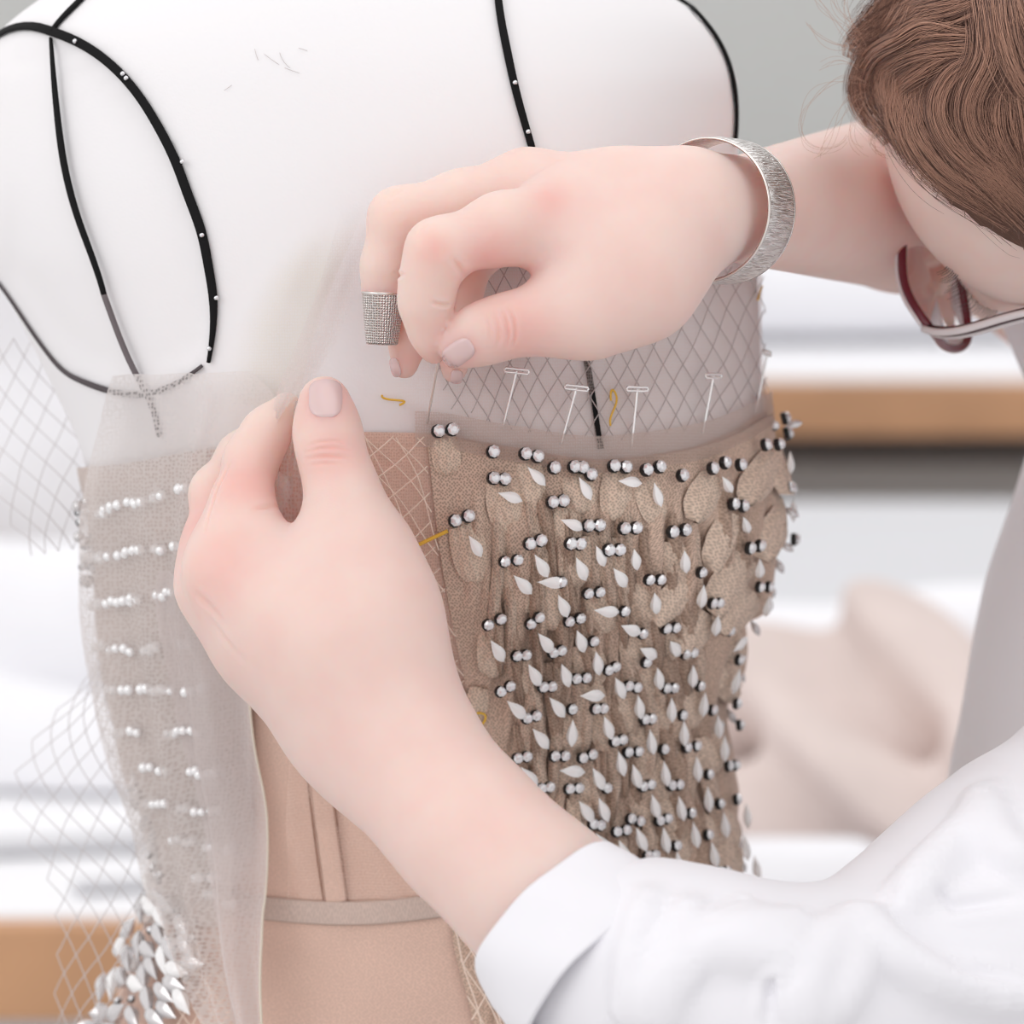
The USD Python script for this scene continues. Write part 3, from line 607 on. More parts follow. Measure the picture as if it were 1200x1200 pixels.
# rolled cuff: a turned-back band round the forearm
A0 = np.array([-Nc[2], 0, Nc[0]]); A0 /= np.linalg.norm(A0); A1 = np.cross(Nc, A0)
cc = P(674, 1106, -119); ang = np.linspace(0, 2 * np.pi, 97)[:-1]
prof = [(-.0130, .0000), (-.0138, .0012), (-.0125, .0024), (-.004, .0034), (.006, .0040), (.016, .0040), (.0165, .0028), (.016, .0010), (.004, .0006), (-.008, -.0006)]
g = []
for zz, rr in prof:
    R = 0.0296 + rr + 0.0012 * np.sin(3 * ang + 1) + 0.0007 * np.sin(7 * ang + zz * 160) + 0.06 * (zz + .013)
    g.append(cc + Nc * zz + (np.cos(ang)[:, None] * A0 + np.sin(ang)[:, None] * A1) * R[:, None])
v, f = grid_mesh(np.stack(g), close_u=True, close_v=True); obj('rolled_cuff', (W(v), f), M_shirt, person, label='rolled-up shirt cuff')
# collar flap and open shirt front seen behind the glasses
def slab(pts, dd, thick, m, name, bulge=4, label=None):
    p = np.array(pts, float); n = 14; a, b = spline(p[0], n), spline(p[1], n); s = np.linspace(0, 1, 10)[None, :, None]
    q = a[:, None] * (1 - s) + b[:, None] * s; d = dd[0] + (dd[1] - dd[0]) * s[..., 0] - bulge * np.sin(np.pi * s[..., 0])
    top = P(q[..., 0], q[..., 1], np.broadcast_to(d, q.shape[:2])); bot = top + [0, thick, 0]
    v, f = grid_mesh(np.concatenate([top, bot[:, ::-1]], 1), close_v=True); obj(name, (W(v), f), m, person, label=label)
slab([[(1156, 322), (1172, 372), (1196, 430), (1230, 520)], [(1260, 290), (1270, 360), (1290, 430), (1310, 520)]], (150, 140), 0.003, M_shirt, 'collar')
# trousers and shoes below the frame
zt = W(P(1570, 1500, 180)); M_tr = plain('dark_trousers', (52, 54, 62), 0.8); tr = []
for s in (-1, 1):
    tr.append(tube(spline([zt + [0, s * .06, .06], zt + [0, s * .075, -.12], [zt[0] + .01, zt[1] + s * .09, .5], [zt[0], zt[1] + s * .10, .09]], 14), np.linspace(.115, .07, 14), 20))
obj('trousers', join(*tr), M_tr, person)
for s in (-1, 1):
    m = trimesh.creation.icosphere(3, 1.0); vv = np.array(m.vertices) * [.13, .05, .05] + [zt[0] - .05, zt[1] + s * .10, .05]; vv[:, 2] = np.maximum(vv[:, 2], 0.0); obj('shoe', (vv, np.array(m.faces)), M_tape, person)
# ------------------------------------------------------------------ gown on the form
rg = random.Random(11); nr = np.random.RandomState(11)
fTop = PchipInterpolator([-60, 85, 130, 230, 330, 420, 500, 590, 700, 800, 860, 895, 915, 960], [560, 549, 546, 529, 513, 506, 507, 522, 538, 526, 504, 484, 478, 480])
gb = W(ring(np.pi / 2, 1560.0)); gown = thing('gown', 'blush beaded couture gown being pinned on the dress form', 'gown', (gb[0], gb[1] + .1, gb[2] - .05))
M_lining = weave('power_mesh', (213, 182, 167), 0.10, 0.9)
M_sheer = tulle('blush_tulle', (250, 232, 222), 0.07, 0.36, 0.9, 0.3)
M_yoke = tulle('yoke_tulle', (232, 217, 211), 0.18, 0.44, 0.9, 0.3, fade=True)
M_haze = tulle('haze_tulle', (234, 228, 218), 0.20, 0.48, 0.9, 0.3, fade=True)
M_band = tulle('taupe_tulle', (216, 200, 192), 0.25, 0.70, 0.9, 0.3)
M_panel = weave('taupe_knit', (190, 166, 150), 0.34, 1.0)
M_lace = weave('lace_knit', (208, 187, 170), 0.26, 0.95)
M_ribbon = weave('grosgrain', (196, 176, 166), 0.10, 0.9)
M_seam = plain('brown_seam', (150, 112, 96), 0.8)
def patch(x0, x1, y0, y1, nx, ny, off, back=0.0):
    """Cloth patch on the form between columns x0(py)..x1(py) and rows y0(px)..y1; returns vertices, faces, uv in mm. back: angle it goes on past the right silhouette."""
    s = np.linspace(0, 1, ny)[:, None]; u = np.linspace(0, 1, nx)[None, :]
    py = 500 + 0 * s * u
    for _ in range(4):
        ta = px2th(x0(py) if callable(x0) else np.full(py.shape, x0), py)
        tb = -back * np.ones_like(py) if x1 is None else px2th(x1(py) if callable(x1) else np.full(py.shape, x1), py)
        th = ta + (tb - ta) * u; q = ring(th, py); px = q[..., 0] * FPX / q[..., 1] + 600
        a = y0(px) if callable(y0) else y0; b = y1(px) if callable(y1) else y1
        py = a + (b - a) * s
    o = off(px, py, u + 0 * s, s + 0 * u) if callable(off) else np.full(py.shape, off)
    g = RO(th, py, o); v, f = grid_mesh(g)
    w = np.concatenate([np.zeros((ny, 1)), np.cumsum(np.linalg.norm(np.diff(g, axis=1), axis=2), 1)], 1)
    return (W(v), f), np.stack([w.ravel() * 1000 , py.ravel() * 0.31], 1)
# lining all round
th = np.linspace(0, 2 * np.pi, 141); s = np.linspace(0, 1, 90)[:, None]
q = ring(th, 520.0); px5 = q[:, 0] * FPX / q[:, 1] + 600; top = np.where(np.sin(th) > 0, fTop(px5), np.where(px5 > 500, 484, 549))
pyg = top[None, :] + s * (1565 - top[None, :]); thg = np.broadcast_to(th[None, :], pyg.shape)
v, f = grid_mesh(RO(thg, pyg, np.full(pyg.shape, 0.0012)))
obj('lining', (W(v), f), M_lining, gown, uv=np.stack([thg.ravel() * 122, pyg.ravel() * .31], 1), label='peach mesh lining')
def rib(name, pts, w, off, thick, m, n=70, **kw):
    v, f = ribbon(pts, w, off, n, thick); ns = 6; t = np.repeat(np.arange(n), ns)
    return obj(name, (v, f), m, gown, uv=np.stack([t * 3.0, np.tile(np.arange(ns), n) * 3.0], 1), **kw)
rib('waistband', [(262, 1056), (300, 1062), (335, 1066), (430, 1069), (530, 1058), (640, 1040), (790, 1008)], 29, 0.0022, 0.0008, M_ribbon, label='taupe waist ribbon')
rib('boning_channel', [(364, 800), (370, 860), (383, 960), (396, 1056)], [26, 26, 27, 28], 0.0018, 0.0006, M_lining)
for pts in ([(350, 805), (357, 860), (369, 960), (382, 1054)], [(377, 800), (384, 860), (397, 960), (410, 1054)]):
    c = spline(pts, 40); obj('seam', tube(W(S(c[:, 0], c[:, 1], 0.0026)), 0.00035, 5), M_seam, gown)
xl = PchipInterpolator([400, 505, 560, 620, 700, 800, 870, 940, 1000, 1085, 1200, 1600], [498, 500, 505, 512, 525, 545, 560, 560, 545, 530, 555, 600])
# sheer pink panel beside the beadwork
def off_sheer(px, py, u, s): return 0.0028 + 0.0012 * smoothstep(560, 760, py) * np.sin((px - 0.35 * py) / 7.0 + 2 * meshkit.noise(np.stack([px / 40, py / 90, 0 * px], -1)))
m, uv = patch(340, lambda y: xl(y) + 40, lambda x: fTop(x), lambda x: 1052 + 0 * x, 70, 120, off_sheer)
obj('tulle_panel', m, M_sheer, gown, uv=uv, label='sheer blush tulle over the lining')
# beaded panel: gathered knit running round to the back
def pleat(px, py):
    n1 = meshkit.noise(np.stack([px / 45, py / 110, 0 * px], -1), 2); n2 = meshkit.noise(np.stack([px / 16, py / 30, 0 * px + 5], -1), 3)
    amp = smoothstep(540, 660, py) * smoothstep(0, 60, px - xl(py))
    w = np.sin((px + 0.10 * (py - 700) + 26 * n1) / 2.7) * 0.6 + np.sin((px + 26 * n1) / 6.1 + 1) * 0.8
    gr = (.5 + .5 * np.sin((px + 0.10 * (py - 700) + 30 * n1) / 3.4)) ** 4 + .8 * (.5 + .5 * np.sin((px + 34 * n1) / 7.3 + 1)) ** 6
    return amp * (0.0010 * w + 0.0020 * (n2 - .5) - 0.0032 * gr) + 0.0032 * amp
m, uv = patch(xl, None, lambda x: fTop(x) + 3, lambda x: 1560 + 0 * x, 330, 330, lambda px, py, u, s: 0.0034 + pleat(px, py), back=1.0)
obj('beaded_panel', m, M_panel, gown, uv=uv, label='gathered taupe knit panel carrying the beadwork')
M_left = weave('pale_taupe_knit', (196, 182, 176), 0.22, 0.9)
m, uv = patch(lambda y: np.asarray(fL(y)), lambda y: np.interp(y, [540, 620, 780, 1000, 1100, 1250], [250, 300, 300, 300, 250, 250]), lambda x: fTop(x) - 2, lambda x: 1085 + 0 * x, 60, 120, lambda px, py, u, s: 0.0030 + 0.0006 * np.sin(px / 4.0 + 3 * meshkit.noise(np.stack([px / 40, py / 60, 0 * px], -1))))
obj('side_panel', m, M_left, gown, uv=uv, label='pale taupe knit panel under the veil')
# sheer yoke over the white form, and the denser band along the neckline
yTop = PchipInterpolator([150, 250, 330, 420, 520, 700, 893, 960], [440, 400, 310, 240, 215, 250, 312, 320])
m, uv = patch(405, None, lambda x: yTop(x), lambda x: fTop(x) + 2, 90, 60, lambda px, py, u, s: 0.0016 + 0.0006 * np.sin(px / 9.0 + 3 * meshkit.noise(np.stack([px / 50, py / 80, 0 * px], -1))), back=0.5)
obj('yoke', m, M_yoke, gown, uv=uv, fl={'cover': smoothstep(0, .15, np.tile(np.linspace(0, 1, 90), 60))}, label='sheer tulle yoke pinned to the bodice')
m, uv = patch(486, None, lambda x: fTop(x) - 26, lambda x: fTop(x) + 16, 90, 10, lambda px, py, u, s: 0.0042 + 0 * px, back=0.6)
obj('neckline_band', m, M_band, gown, uv=uv, label='denser taupe tulle edge of the bodice')
# coarse diamond net, strand by strand
def strands(poly, fams, step=6.0, warp=0.0, seed=1):
    poly = shapely.Polygon(poly); x0, y0, x1, y1 = poly.bounds; out = []
    for (dx, dy), gap in fams:
        d = np.array([dx, dy], float); d /= np.linalg.norm(d); n = np.array([-d[1], d[0]]); c = np.array([(x0 + x1) / 2, (y0 + y1) / 2]); R = math.hypot(x1 - x0, y1 - y0) / 2
        for k in np.arange(-R, R, gap):
            t = np.arange(-R, R, step); q = c + n * k + d * t[:, None]
            q = q + warp * (np.stack([meshkit.noise(np.stack([q[:, 0] / 70, q[:, 1] / 70, 0 * t], -1), seed), meshkit.noise(np.stack([q[:, 0] / 70, q[:, 1] / 70, 0 * t], -1), seed + 9)], 1) - .5)
            ins = shapely.contains_xy(poly, q[:, 0], q[:, 1]); i = 0
            while i < len(q):
                if ins[i]:
                    j = i
                    while j + 1 < len(q) and ins[j + 1]: j += 1
                    if j - i >= 2: out.append(q[i:j + 1])
                    i = j
                i += 1
    return out
def net(name, lines, fn, r, m, parent, label=None):
    return obj(name, join(*[tube(W(fn(q[:, 0], q[:, 1])), r, 4, cap=False) for q in lines]), m, parent, kind='stuff', label=label)
M_net_g = plain('grey_net_thread', (188, 177, 176), 0.8); M_net_l = plain('light_net_thread', (240, 220, 206), 0.8); M_net_w = plain('white_net_thread', (208, 204, 205), 0.7)
net('diamond_net', strands([(480, 300), (640, 290), (780, 300), (892, 318), (893, 470), (800, 510), (700, 520), (600, 505), (520, 480)], [((20, 37), 19), ((-20, 37), 19)], 8, 10), lambda x, y: S(x, y, 0.0026), 0.00020, M_net_g, gown, 'grey diamond net lying over the yoke')
net('diamond_net', strands([(412, 508), (500, 509), (506, 600), (530, 720), (560, 860), (590, 900), (520, 860), (480, 720), (462, 640), (425, 560)], [((30, 38), 21), ((-34, 30), 24), ((26, 70), 30)], 6, 14, 3), lambda x, y: S(x, y, 0.0052), 0.00026, M_net_l, gown, 'pale diamond net over the blush panel')
net('diamond_net', strands([(532, 1085), (560, 1085), (640, 1200), (700, 1300), (580, 1300), (552, 1200)], [((30, 60), 17), ((12, 60), 24), ((-30, 50), 38)], 6, 12, 5), lambda x, y: S(x, y, 0.0062), 0.00030, M_net_l, gown, 'pale diamond net below the waist ribbon')
net('diamond_net', strands([(245, 1085), (290, 1190), (300, 1300), (190, 1300), (215, 1200), (228, 1130)], [((30, 40), 15), ((-26, 44), 15)], 6, 8, 6), lambda x, y: S(x, y, 0.0062), 0.00030, M_net_l, gown, 'pale diamond net at the hip')

# ---- beads
M_crystal = usdkit.material(stage, LK + 'crystal', {'p': ('principled_bsdf', {'base_color': lin(232, 233, 236), 'roughness': 0.10, 'metallic': 0.35, 'specular_ior_level': 0.9, 'coat_weight': 0.6, 'coat_roughness': 0.03})}, surface='p.BSDF')
M_cup = plain('black_setting', (24, 22, 24), 0.35)
M_leaf = usdkit.material(stage, LK + 'opal_glass', {'p': ('principled_bsdf', {'base_color': lin(243, 242, 242), 'roughness': 0.2, 'specular_ior_level': 0.6, 'coat_weight': 0.4})}, surface='p.BSDF')
M_clear = usdkit.material(stage, LK + 'clear_glass_bead', {'p': ('principled_bsdf', {'base_color': lin(235, 235, 236), 'roughness': 0.10, 'transmission_weight': 0.3, 'ior': 1.4, 'coat_weight': 0.5})}, surface='p.BSDF')
M_silver_bead = usdkit.material(stage, LK + 'silvered_bead', {'p': ('principled_bsdf', {'base_color': lin(212, 209, 210), 'roughness': 0.16, 'metallic': 0.45, 'coat_weight': 0.7})}, surface='p.BSDF')
M_row_bead = usdkit.material(stage, LK + 'milky_bead', {'p': ('principled_bsdf', {'base_color': lin(240, 239, 240), 'roughness': 0.14, 'metallic': 0.25, 'coat_weight': 0.7})}, surface='p.BSDF')
def lathe(prof, n):
    a = np.arange(n) * 2 * np.pi / n; g = np.array([[(r * math.cos(x), r * math.sin(x), z) for x in a] for r, z in prof])
    v, f = grid_mesh(g, close_v=True); k = len(v); v = np.vstack([v, [0, 0, prof[0][1]], [0, 0, prof[-1][1]]]); i = np.arange(n); j = (i + 1) % n; e = (len(prof) - 1) * n
    return outward(v, np.vstack([f, np.stack([np.full(n, k), j, i], 1), np.stack([np.full(n, k + 1), e + i, e + j], 1)]))
STONE = lathe([(0.55, 0.25), (1.0, 0.62), (0.96, 0.78), (0.72, 1.12), (0.40, 1.28)], 8)
CUP = lathe([(0.9, -0.2), (1.05, 0.0), (1.08, 0.55), (1.0, 0.72), (0.95, 0.5)], 12)
def make_leaf():
    a = np.arange(10) * 2 * np.pi / 10; rows = []
    for t in np.linspace(0.02, 0.98, 9):
        w = (math.sin(math.pi * t ** 1.45)) ** 0.8; rr = w * (1 + 0.10 * np.cos(5 * a)) 
        rows.append(np.stack([np.full(10, t - .5), 0.205 * rr * np.cos(a), 0.15 * rr * np.sin(a) + 0.15], 1))
    v, f = grid_mesh(np.stack(rows), close_v=True); k = len(v); v = np.vstack([v, [-.52, 0, .15], [.52, 0, .15]]); i = np.arange(10); j = (i + 1) % 10
    return outward(v, np.vstack([f, np.stack([np.full(10, k), i, j], 1), np.stack([np.full(10, k + 1), 80 + j, 80 + i], 1)]))
LEAF = make_leaf()
def seat(px, py, ang, off, tilt=(0.0, 0.0), free=None):
    """Axes (x along the picture angle, y, z out of the cloth) and origin on the gown."""
    if free is None: o = S(px, py, off)[()]; n = SN(px, py)[()]
    else: o = P(px, py, free); n = np.array([0, -1.0, 0])
    a = math.radians(ang); d = np.array([math.cos(a), 0, -math.sin(a)]); n = n + np.array([tilt[0], 0, -tilt[1]]); n /= np.linalg.norm(n)
    x = d - n * (d @ n); x /= np.linalg.norm(x); return np.stack([x, np.cross(n, x), n]), o
def put(m, fr, scale, shift=(0, 0, 0)):
    A, o = fr; return W((np.asarray(m[0]) * scale + shift) @ A + o), m[1]
def stone(px, py, r=7.0, off=0.0048, parent=gown, tilt=(0.28, -0.15), free=None, m=None):
    fr = seat(px, py, rg.uniform(0, 360), off, tilt, free); k = RR(r)
    s = obj('rhinestone', put(STONE, fr, k), m or M_crystal, parent, smooth=False); obj('black_setting', put(CUP, (fr[0], fr[1] + np.array([-RR(1.1), 0, -RR(.6)])), k), M_cup, s, smooth=40, label='black setting')
def leaf(px, py, ang, L=27.0, off=0.0046, W_=1.0, tilt=(0, 0), free=None, m=None, parent=gown, name='leaf_bead'):
    fr = seat(px, py, ang, off, tilt, free); k = RR(L)
    return obj(name, put((LEAF[0] * [1, W_, W_], LEAF[1]), fr, k), m or M_leaf, parent, smooth=50)
R6 = lambda x, y: (480 + x / 2.5, 460 + y / 2.5)
R7 = lambda x, y: (660 + x / 3, 660 + y / 3)
st6 = [(82,107),(122,102),(238,168),(330,175),(364,183),(413,216),(470,215),(493,218),(518,238),(580,217),(611,221),(665,230),(698,222),(757,245),(838,224),(872,207),(915,212),(985,158),(1021,157),(1068,85),(1058,128),(240,243),(271,246),(410,311),(440,308),(130,360),(168,348),(513,372),(543,371),(610,378),(640,377),(733,388),(765,384),(342,414),(373,405),(460,412),(486,412),(565,425),(592,424),(895,322),(922,327),(1050,280),(1073,281),(270,462),(306,457),(667,503),(695,503),(800,488),(928,430),(955,425),(1067,415),(430,515),(503,545),(535,540),(830,578),(847,578),(955,541),(980,543),(600,593),(447,627),(478,617),(340,636),(364,617),(222,640),(257,623),(708,645),(732,643),(645,660),(875,660),(300,733),(325,730),(400,722),(422,715),(512,685),(755,728),(775,724),(548,775),(567,765),(460,803),(487,800),(650,752),(600,825),(622,830),(255,845),(280,828),(370,830),(393,828),(700,833),(720,833),(790,828),(895,755),(447,898),(510,897),(530,896),(325,925),(350,917),(640,932),(658,930),(740,920),(820,907),(885,890),(560,1000),(580,995),(595,1033),(622,1032),(690,1028),(750,1025),(775,1022),(300,1045),(325,1040),(400,1040),(427,1040),(475,1047),(500,1037),(860,1090),(878,1090),(365,1137),(387,1133),(440,1140),(465,1138),(540,1140),(635,1138),(655,1133),(710,1138),(730,1137),(808,1110),(890,970)]
st7 = [(275,893),(300,885),(185,882),(213,893),(140,930),(170,925),(330,988),(240,1022),(262,1020),(470,1090),(490,1088),(430,953),(375,868),(65,900),(88,905),(520,830),(465,840)]
lf6 = [(360,238,45),(285,295,20),(500,275,60),(620,262,5),(690,295,65),(872,268,25),(1048,205,25),(185,420,60),(465,368,25),(372,470,60),(318,522,50),(485,475,65),(540,440,65),(632,447,70),(590,495,55),(755,455,60),(925,375,30),(952,485,40),(1090,345,20),(430,580,65),(400,515,10),(550,592,20),(680,568,65),(800,555,65),(612,645,35),(475,683,65),(838,638,60),(973,593,40),(378,690,55),(725,705,45),(655,718,35),(518,752,70),(897,703,5),(345,790,60),(430,790,65),(575,830,55),(680,800,60),(770,795,60),(883,815,75),(500,855,10),(245,715,60),(295,897,45),(405,890,50),(625,890,65),(710,900,65),(795,885,65),(540,955,60),(360,985,50),(445,970,85),(655,1003,65),(740,980,70),(830,965,45),(575,1065,65),(845,1035,65),(330,1100,50),(445,1085,10),(515,1110,55),(615,1105,60),(692,1100,65),(775,1090,65)]
lf7 = [(40,850,50),(95,845,60),(258,838,60),(340,848,60),(425,820,65),(478,918,60),(548,895,60),(95,975,50),(160,1005,60),(215,960,55),(292,965,70),(385,950,65),(445,1025,60),(545,1010,55),(335,1055,75),(600,1090,60)]
stones = [R6(*p) for p in st6] + [R7(*p) for p in st7]
leaves = [(*R6(x, y), a) for x, y, a in lf6] + [(*R7(x, y), a) for x, y, a in lf7]
# lace scallops: a cupped flap of knit hanging from each leaf bead and stone pair
def petal(px, py, ang, L, Wd, lift, swag=False, name='lace_petal', mat=None):
    a = math.radians(ang); d = np.array([math.cos(a), math.sin(a)]); nn = np.array([-d[1], d[0]])
    t = np.linspace(0, 1, 12)[:, None]; u = np.linspace(-1, 1, 11)[None, :]
    wd = Wd / 2 * (0.45 + 0.55 * np.sin(np.pi * np.clip(t * 0.8 + 0.12, 0, 1)) ** 0.6) * np.sqrt(np.clip(1 - np.clip((t - .72) / .30, 0, 1) ** 2, 0.02, 1))
    X = px + d[0] * L * t + nn[0] * wd * u; Y = py + d[1] * L * t + nn[1] * wd * u + 0 * t
    wob = meshkit.noise(np.stack([X / 7, Y / 7, 0 * X], -1), 4) - .5
    k0 = 0.0036 + .0018 * smoothstep(560, 680, py)
    if swag: o = k0 + lift * (0.25 + 0.75 * t ** 1.1) * (1 - 0.8 * u ** 2) + 0.0007 * np.sin(u * 13 + 1.5 * t) * (.4 + t) + 0.0010 * wob
    else: o = k0 + lift * np.sin(np.pi * np.clip(t * .95, 0, 1)) ** 0.7 * (1 - 0.75 * u ** 2) + 0.0005 * np.sin(u * 11 + 3 * t) + 0.0016 * wob
    X = np.clip(X, fL(Y) + 1, fR(Y) - 0.6)
    v, f = grid_mesh(S(X, Y, o)); obj(name, (W(v), f), mat or M_lace, gown, uv=np.stack([(u * wd * .31 + 0 * t).ravel(), (t * L * .31 + 0 * u).ravel()], 1))
for x, y, a in leaves:
    if y < 730 and x > 785: petal(x - 2, y - 8, 128 + rg.uniform(-10, 14), rg.uniform(56, 74), rg.uniform(34, 44), .0070, True)
    elif y < 700 or rg.random() < .75: petal(x - 6 + rg.uniform(-3, 3), y - 14, 84 + rg.uniform(-14, 10), rg.uniform(44, 56), rg.uniform(30, 38), rg.uniform(.0022, .0036))
petal(520, 512, 84, 44, 34, .002); petal(586, 560, 80, 60, 44, .003); petal(540, 612, 74, 66, 40, .003); petal(905, 520, 95, 60, 26, .006, True); petal(560, 800, 100, 46, 26, .002)
M_ruf = [weave('ruffle_knit', (196, 174, 158), 0.3, 0.9), weave('ruffle_knit_dark', (170, 146, 130), 0.3, 0.9)]
for k in range(90):
    y = rg.uniform(615, 1040); x = rg.uniform(float(xl(y)) + 40, float(fR(y)) - 30)
    petal(x, y - 50, 86 + rg.uniform(-9, 9), rg.uniform(70, 125), rg.uniform(11, 18), rg.uniform(.0030, .0052), name='ruffle', mat=M_ruf[k % 2])
for x, y in stones: stone(x, y, 7.7 if y < 640 else 6.9, 0.0074 if y < 620 else .0098)
for x, y, a in leaves: leaf(x, y, a, 35 if y > 640 else 31, 0.0076 if y < 620 else 0.0096, tilt=(.1, 0))
for x, y, a, dd in [(929, 498, -15, 95), (921, 566, 60, 98), (926, 600, 30, 100), (920, 640, 32, 104), (912, 662, 60, 104), (903, 690, 70, 104), (899, 705, 60, 108), (884, 735, 60, 108), (866, 790, 55, 112), (856, 838, 60, 116), (852, 872, 75, 118), (850, 900, 80, 118), (853, 930, 60, 122), (858, 960, 70, 124), (864, 985, 60, 126), (868, 1012, 60, 128), (872, 1036, 75, 130), (846, 950, 60, 112), (852, 1000, 60, 116)]:
    leaf(x, y, a, 25, free=dd - 6, m=M_silver_bead, W_=0.95, name='crystal_drop')
for x, y, dd in [(907, 499, 90), (914, 571, 94), (913, 626, 98), (897, 676, 100), (868, 770, 105), (843, 850, 104), (845, 915, 108), (852, 970, 112), (858, 1040, 116)]: stone(x, y, 6, free=dd - 8)
# veiled bead rows on the left side
rows = [(134,597),(140,593),(148,590),(166,586),(174,585),(196,579),(225,570),(92,595),(98,599),(105,600),(113,593),(114,601),(93,630),(98,636),(108,646),(113,648),(100,656),(107,658),(103,678),(98,682),(110,668),(122,651),(130,650),(137,649),(156,645),(164,643),(172,641),(196,640),(218,636),(117,702),(126,706),(136,702),(148,701),(162,699),(170,698),(198,692),(210,688),(118,758),(131,754),(146,756),(161,757),(184,756),(191,754),(225,747),(144,802),(161,804),(180,802),(195,803),(206,804),(229,804),(246,801),(154,853),(169,851),(210,853),(221,851),(236,851),(184,894),(202,896),(236,898),(255,898),(246,900),(188,936),(201,934),(225,939),(242,943),(259,943),(218,979),(232,982),(255,986),(277,992),(244,1027),(262,1026),(255,1046),(278,1058)]
PEARL = (lambda m: (np.array(m.vertices), np.array(m.faces)))(trimesh.creation.icosphere(1, 1.0))
for x, y in rows:
    Lx = float(fL(y)); free = None if x > Lx + 6 else float(fD0(y)) - 20
    for k in range(2 if x > Lx + 6 else 1):
        fr = seat(x + k * 7 + rg.uniform(-1, 1), y + rg.uniform(-2, 2), 0, .0062, free=free); obj('crystal_bead', put(PEARL, fr, RR(rg.uniform(6.0, 7.6))), M_row_bead if free is None else M_silver_bead, gown, smooth=50)
for x, y in [(90,592),(100,588),(94,612),(110,628),(97,664),(104,684),(92,600),(96,632),(102,655),(118,606),(112,610),(100,640),(106,664),(118,664)]: stone(x, y, 4.6, free=float(fD0(y)) - 18)
edge = [(160,934),(157,920),(180,976),(179,990),(184,1006),(172,960),(198,1034),(212,1046),(200,1060),(193,1074),(214,1081),(234,1090),(210,1100),(170,1114),(186,1114),(200,1118),(226,1116),(200,1137),(231,1139),(147,1146),(168,1151),(149,1167),(186,1158),(196,1177),(217,1167),(126,1188),(142,1193),(163,1191),(179,1197),(204,1197),(120,1212),(150,1214),(188,1030),(222,1062),(178,1096),(160,1130),(215,1130),(238,1112),(244,1130),(228,1156),(214,1186),(190,1150),(236,1176),(206,1070),(180,1130),(158,1160),(134,1200),(110,1204)]
for x, y in edge:
    Lx = float(fL(y)); out = x < Lx + 8
    leaf(x, y, 200 + rg.uniform(-25, 30) if y > 1020 else 100 + rg.uniform(-20, 20), 46 if y > 1060 else 34, .006 + .003 * rg.random(), 1.15, free=(float(fD0(y)) - 25 - rg.uniform(0, 10)) if out else None, m=M_silver_bead if rg.random() < .7 else M_leaf)
for x, y in [(194,1094),(170,1132),(190,1133),(212,1140),(142,1173),(156,1177),(172,1174),(186,1173),(204,1180),(188,985),(194,1000),(198,1014),(206,1022),(226,1096),(240,1100),(232,1146),(222,1070),(230,1080)]: stone(x, y, 5, .006, free=(float(fD0(y)) - 24) if x < float(fL(y)) + 8 else None)
# yellow basting threads
M_yel = plain('yellow_thread', (226, 182, 66), 0.6)
def thread(pts, r=.0006, off=.0055, n=30):
    c = spline(pts, n); obj('basting_thread', tube(W(S(c[:, 0], c[:, 1], off)), r, 6), M_yel, gown, label='yellow basting thread')
thread([(466, 643), (492, 631), (524, 617)], .0007); thread([(540, 850), (546, 840), (556, 828), (566, 830), (562, 842), (548, 848), (542, 846), (550, 838), (560, 834)], .00045, .007)
thread([(712, 500), (714, 484), (718, 464), (715, 458), (712, 470)], .0004, .003); thread([(448, 462), (462, 468), (474, 470), (468, 474)], .0004, .003); thread([(884, 336), (880, 348), (879, 352)], .0004, .003)

# ------------------------------------------------------------------ loose tulle: the hanging drape held between finger and thumb
M_veil = tulle('veil_tulle', (238, 233, 231), 0.34, 0.78, 1.25, 0.55, (0.15, 0.5), 0.5)
M_fold = tulle('fold_tulle', (236, 228, 227), 0.30, 0.62, 0.9, 0.35)
M_fold_f = tulle('fading_fold_tulle', (226, 216, 214), 0.30, 0.66, 0.9, 0.35, fade=True)
M_hem = plain('cream_edge', (232, 224, 208), 0.8)
db = W(S(250, 1200, .02)); drape = thing('tulle_drape', 'sheer off-white tulle drape hanging over the left bodice, pinched between finger and thumb', 'tulle', (db[0], db[1], db[2]))
vL = PchipInterpolator([430, 455, 560, 620, 700, 800, 900, 970, 1010, 1100, 1200, 1300], [150, 143, 124, 117, 118, 134, 158, 186, 205, 246, 287, 330])
vR = PchipInterpolator([430, 470, 540, 620, 700, 780, 860, 950, 1060, 1200, 1300], [300, 330, 318, 300, 285, 297, 306, 323, 334, 339, 342])
py = np.linspace(432, 1290, 150)[:, None]; u = np.linspace(0, 1, 70)[None, :]; a, b = vL(py), vR(py); px = a + (b - a) * u
py2 = py + 0 * u + np.where(py < 470, (470 - py) * 0.0, 0)
hang = smoothstep(900, 1250, py) * 0.022
o = 0.0075 + hang + 0.0022 * np.sin(u * 17 + 2.5 * meshkit.noise(np.stack([px / 60, py2 / 160, 0 * px], -1), 8)) * (0.4 + smoothstep(520, 900, py)) + 0.003 * np.exp(-((u - .62) / .05) ** 2)
pxs = np.clip(px, fL(py2) + 2.0, None); g = S(pxs, py2, o); g = g + np.stack([(px - pxs) * .00031, 0 * px, 0 * px], -1)
v, f = grid_mesh(g); obj('veil', (W(v), f), M_veil, drape, uv=np.stack([px.ravel() * .31, py2.ravel() * .31], 1), label='fine tulle sheet over the bead rows')
obj('hem', tube(W(g[38:, -1]), .0005, 6), M_hem, drape, label='cream cut edge of the tulle')
# second layer along the right edge
k = 34; v, f = grid_mesh(g[40:, k:] + [0, -0.0012, 0]); sub = np.stack([px[40:, k:].ravel() * .31 + .5, py2[40:, k:].ravel() * .31 + .4], 1)
obj('folded_layer', (W(v), f), M_fold, drape, uv=sub, label='second tulle layer along the cut edge')
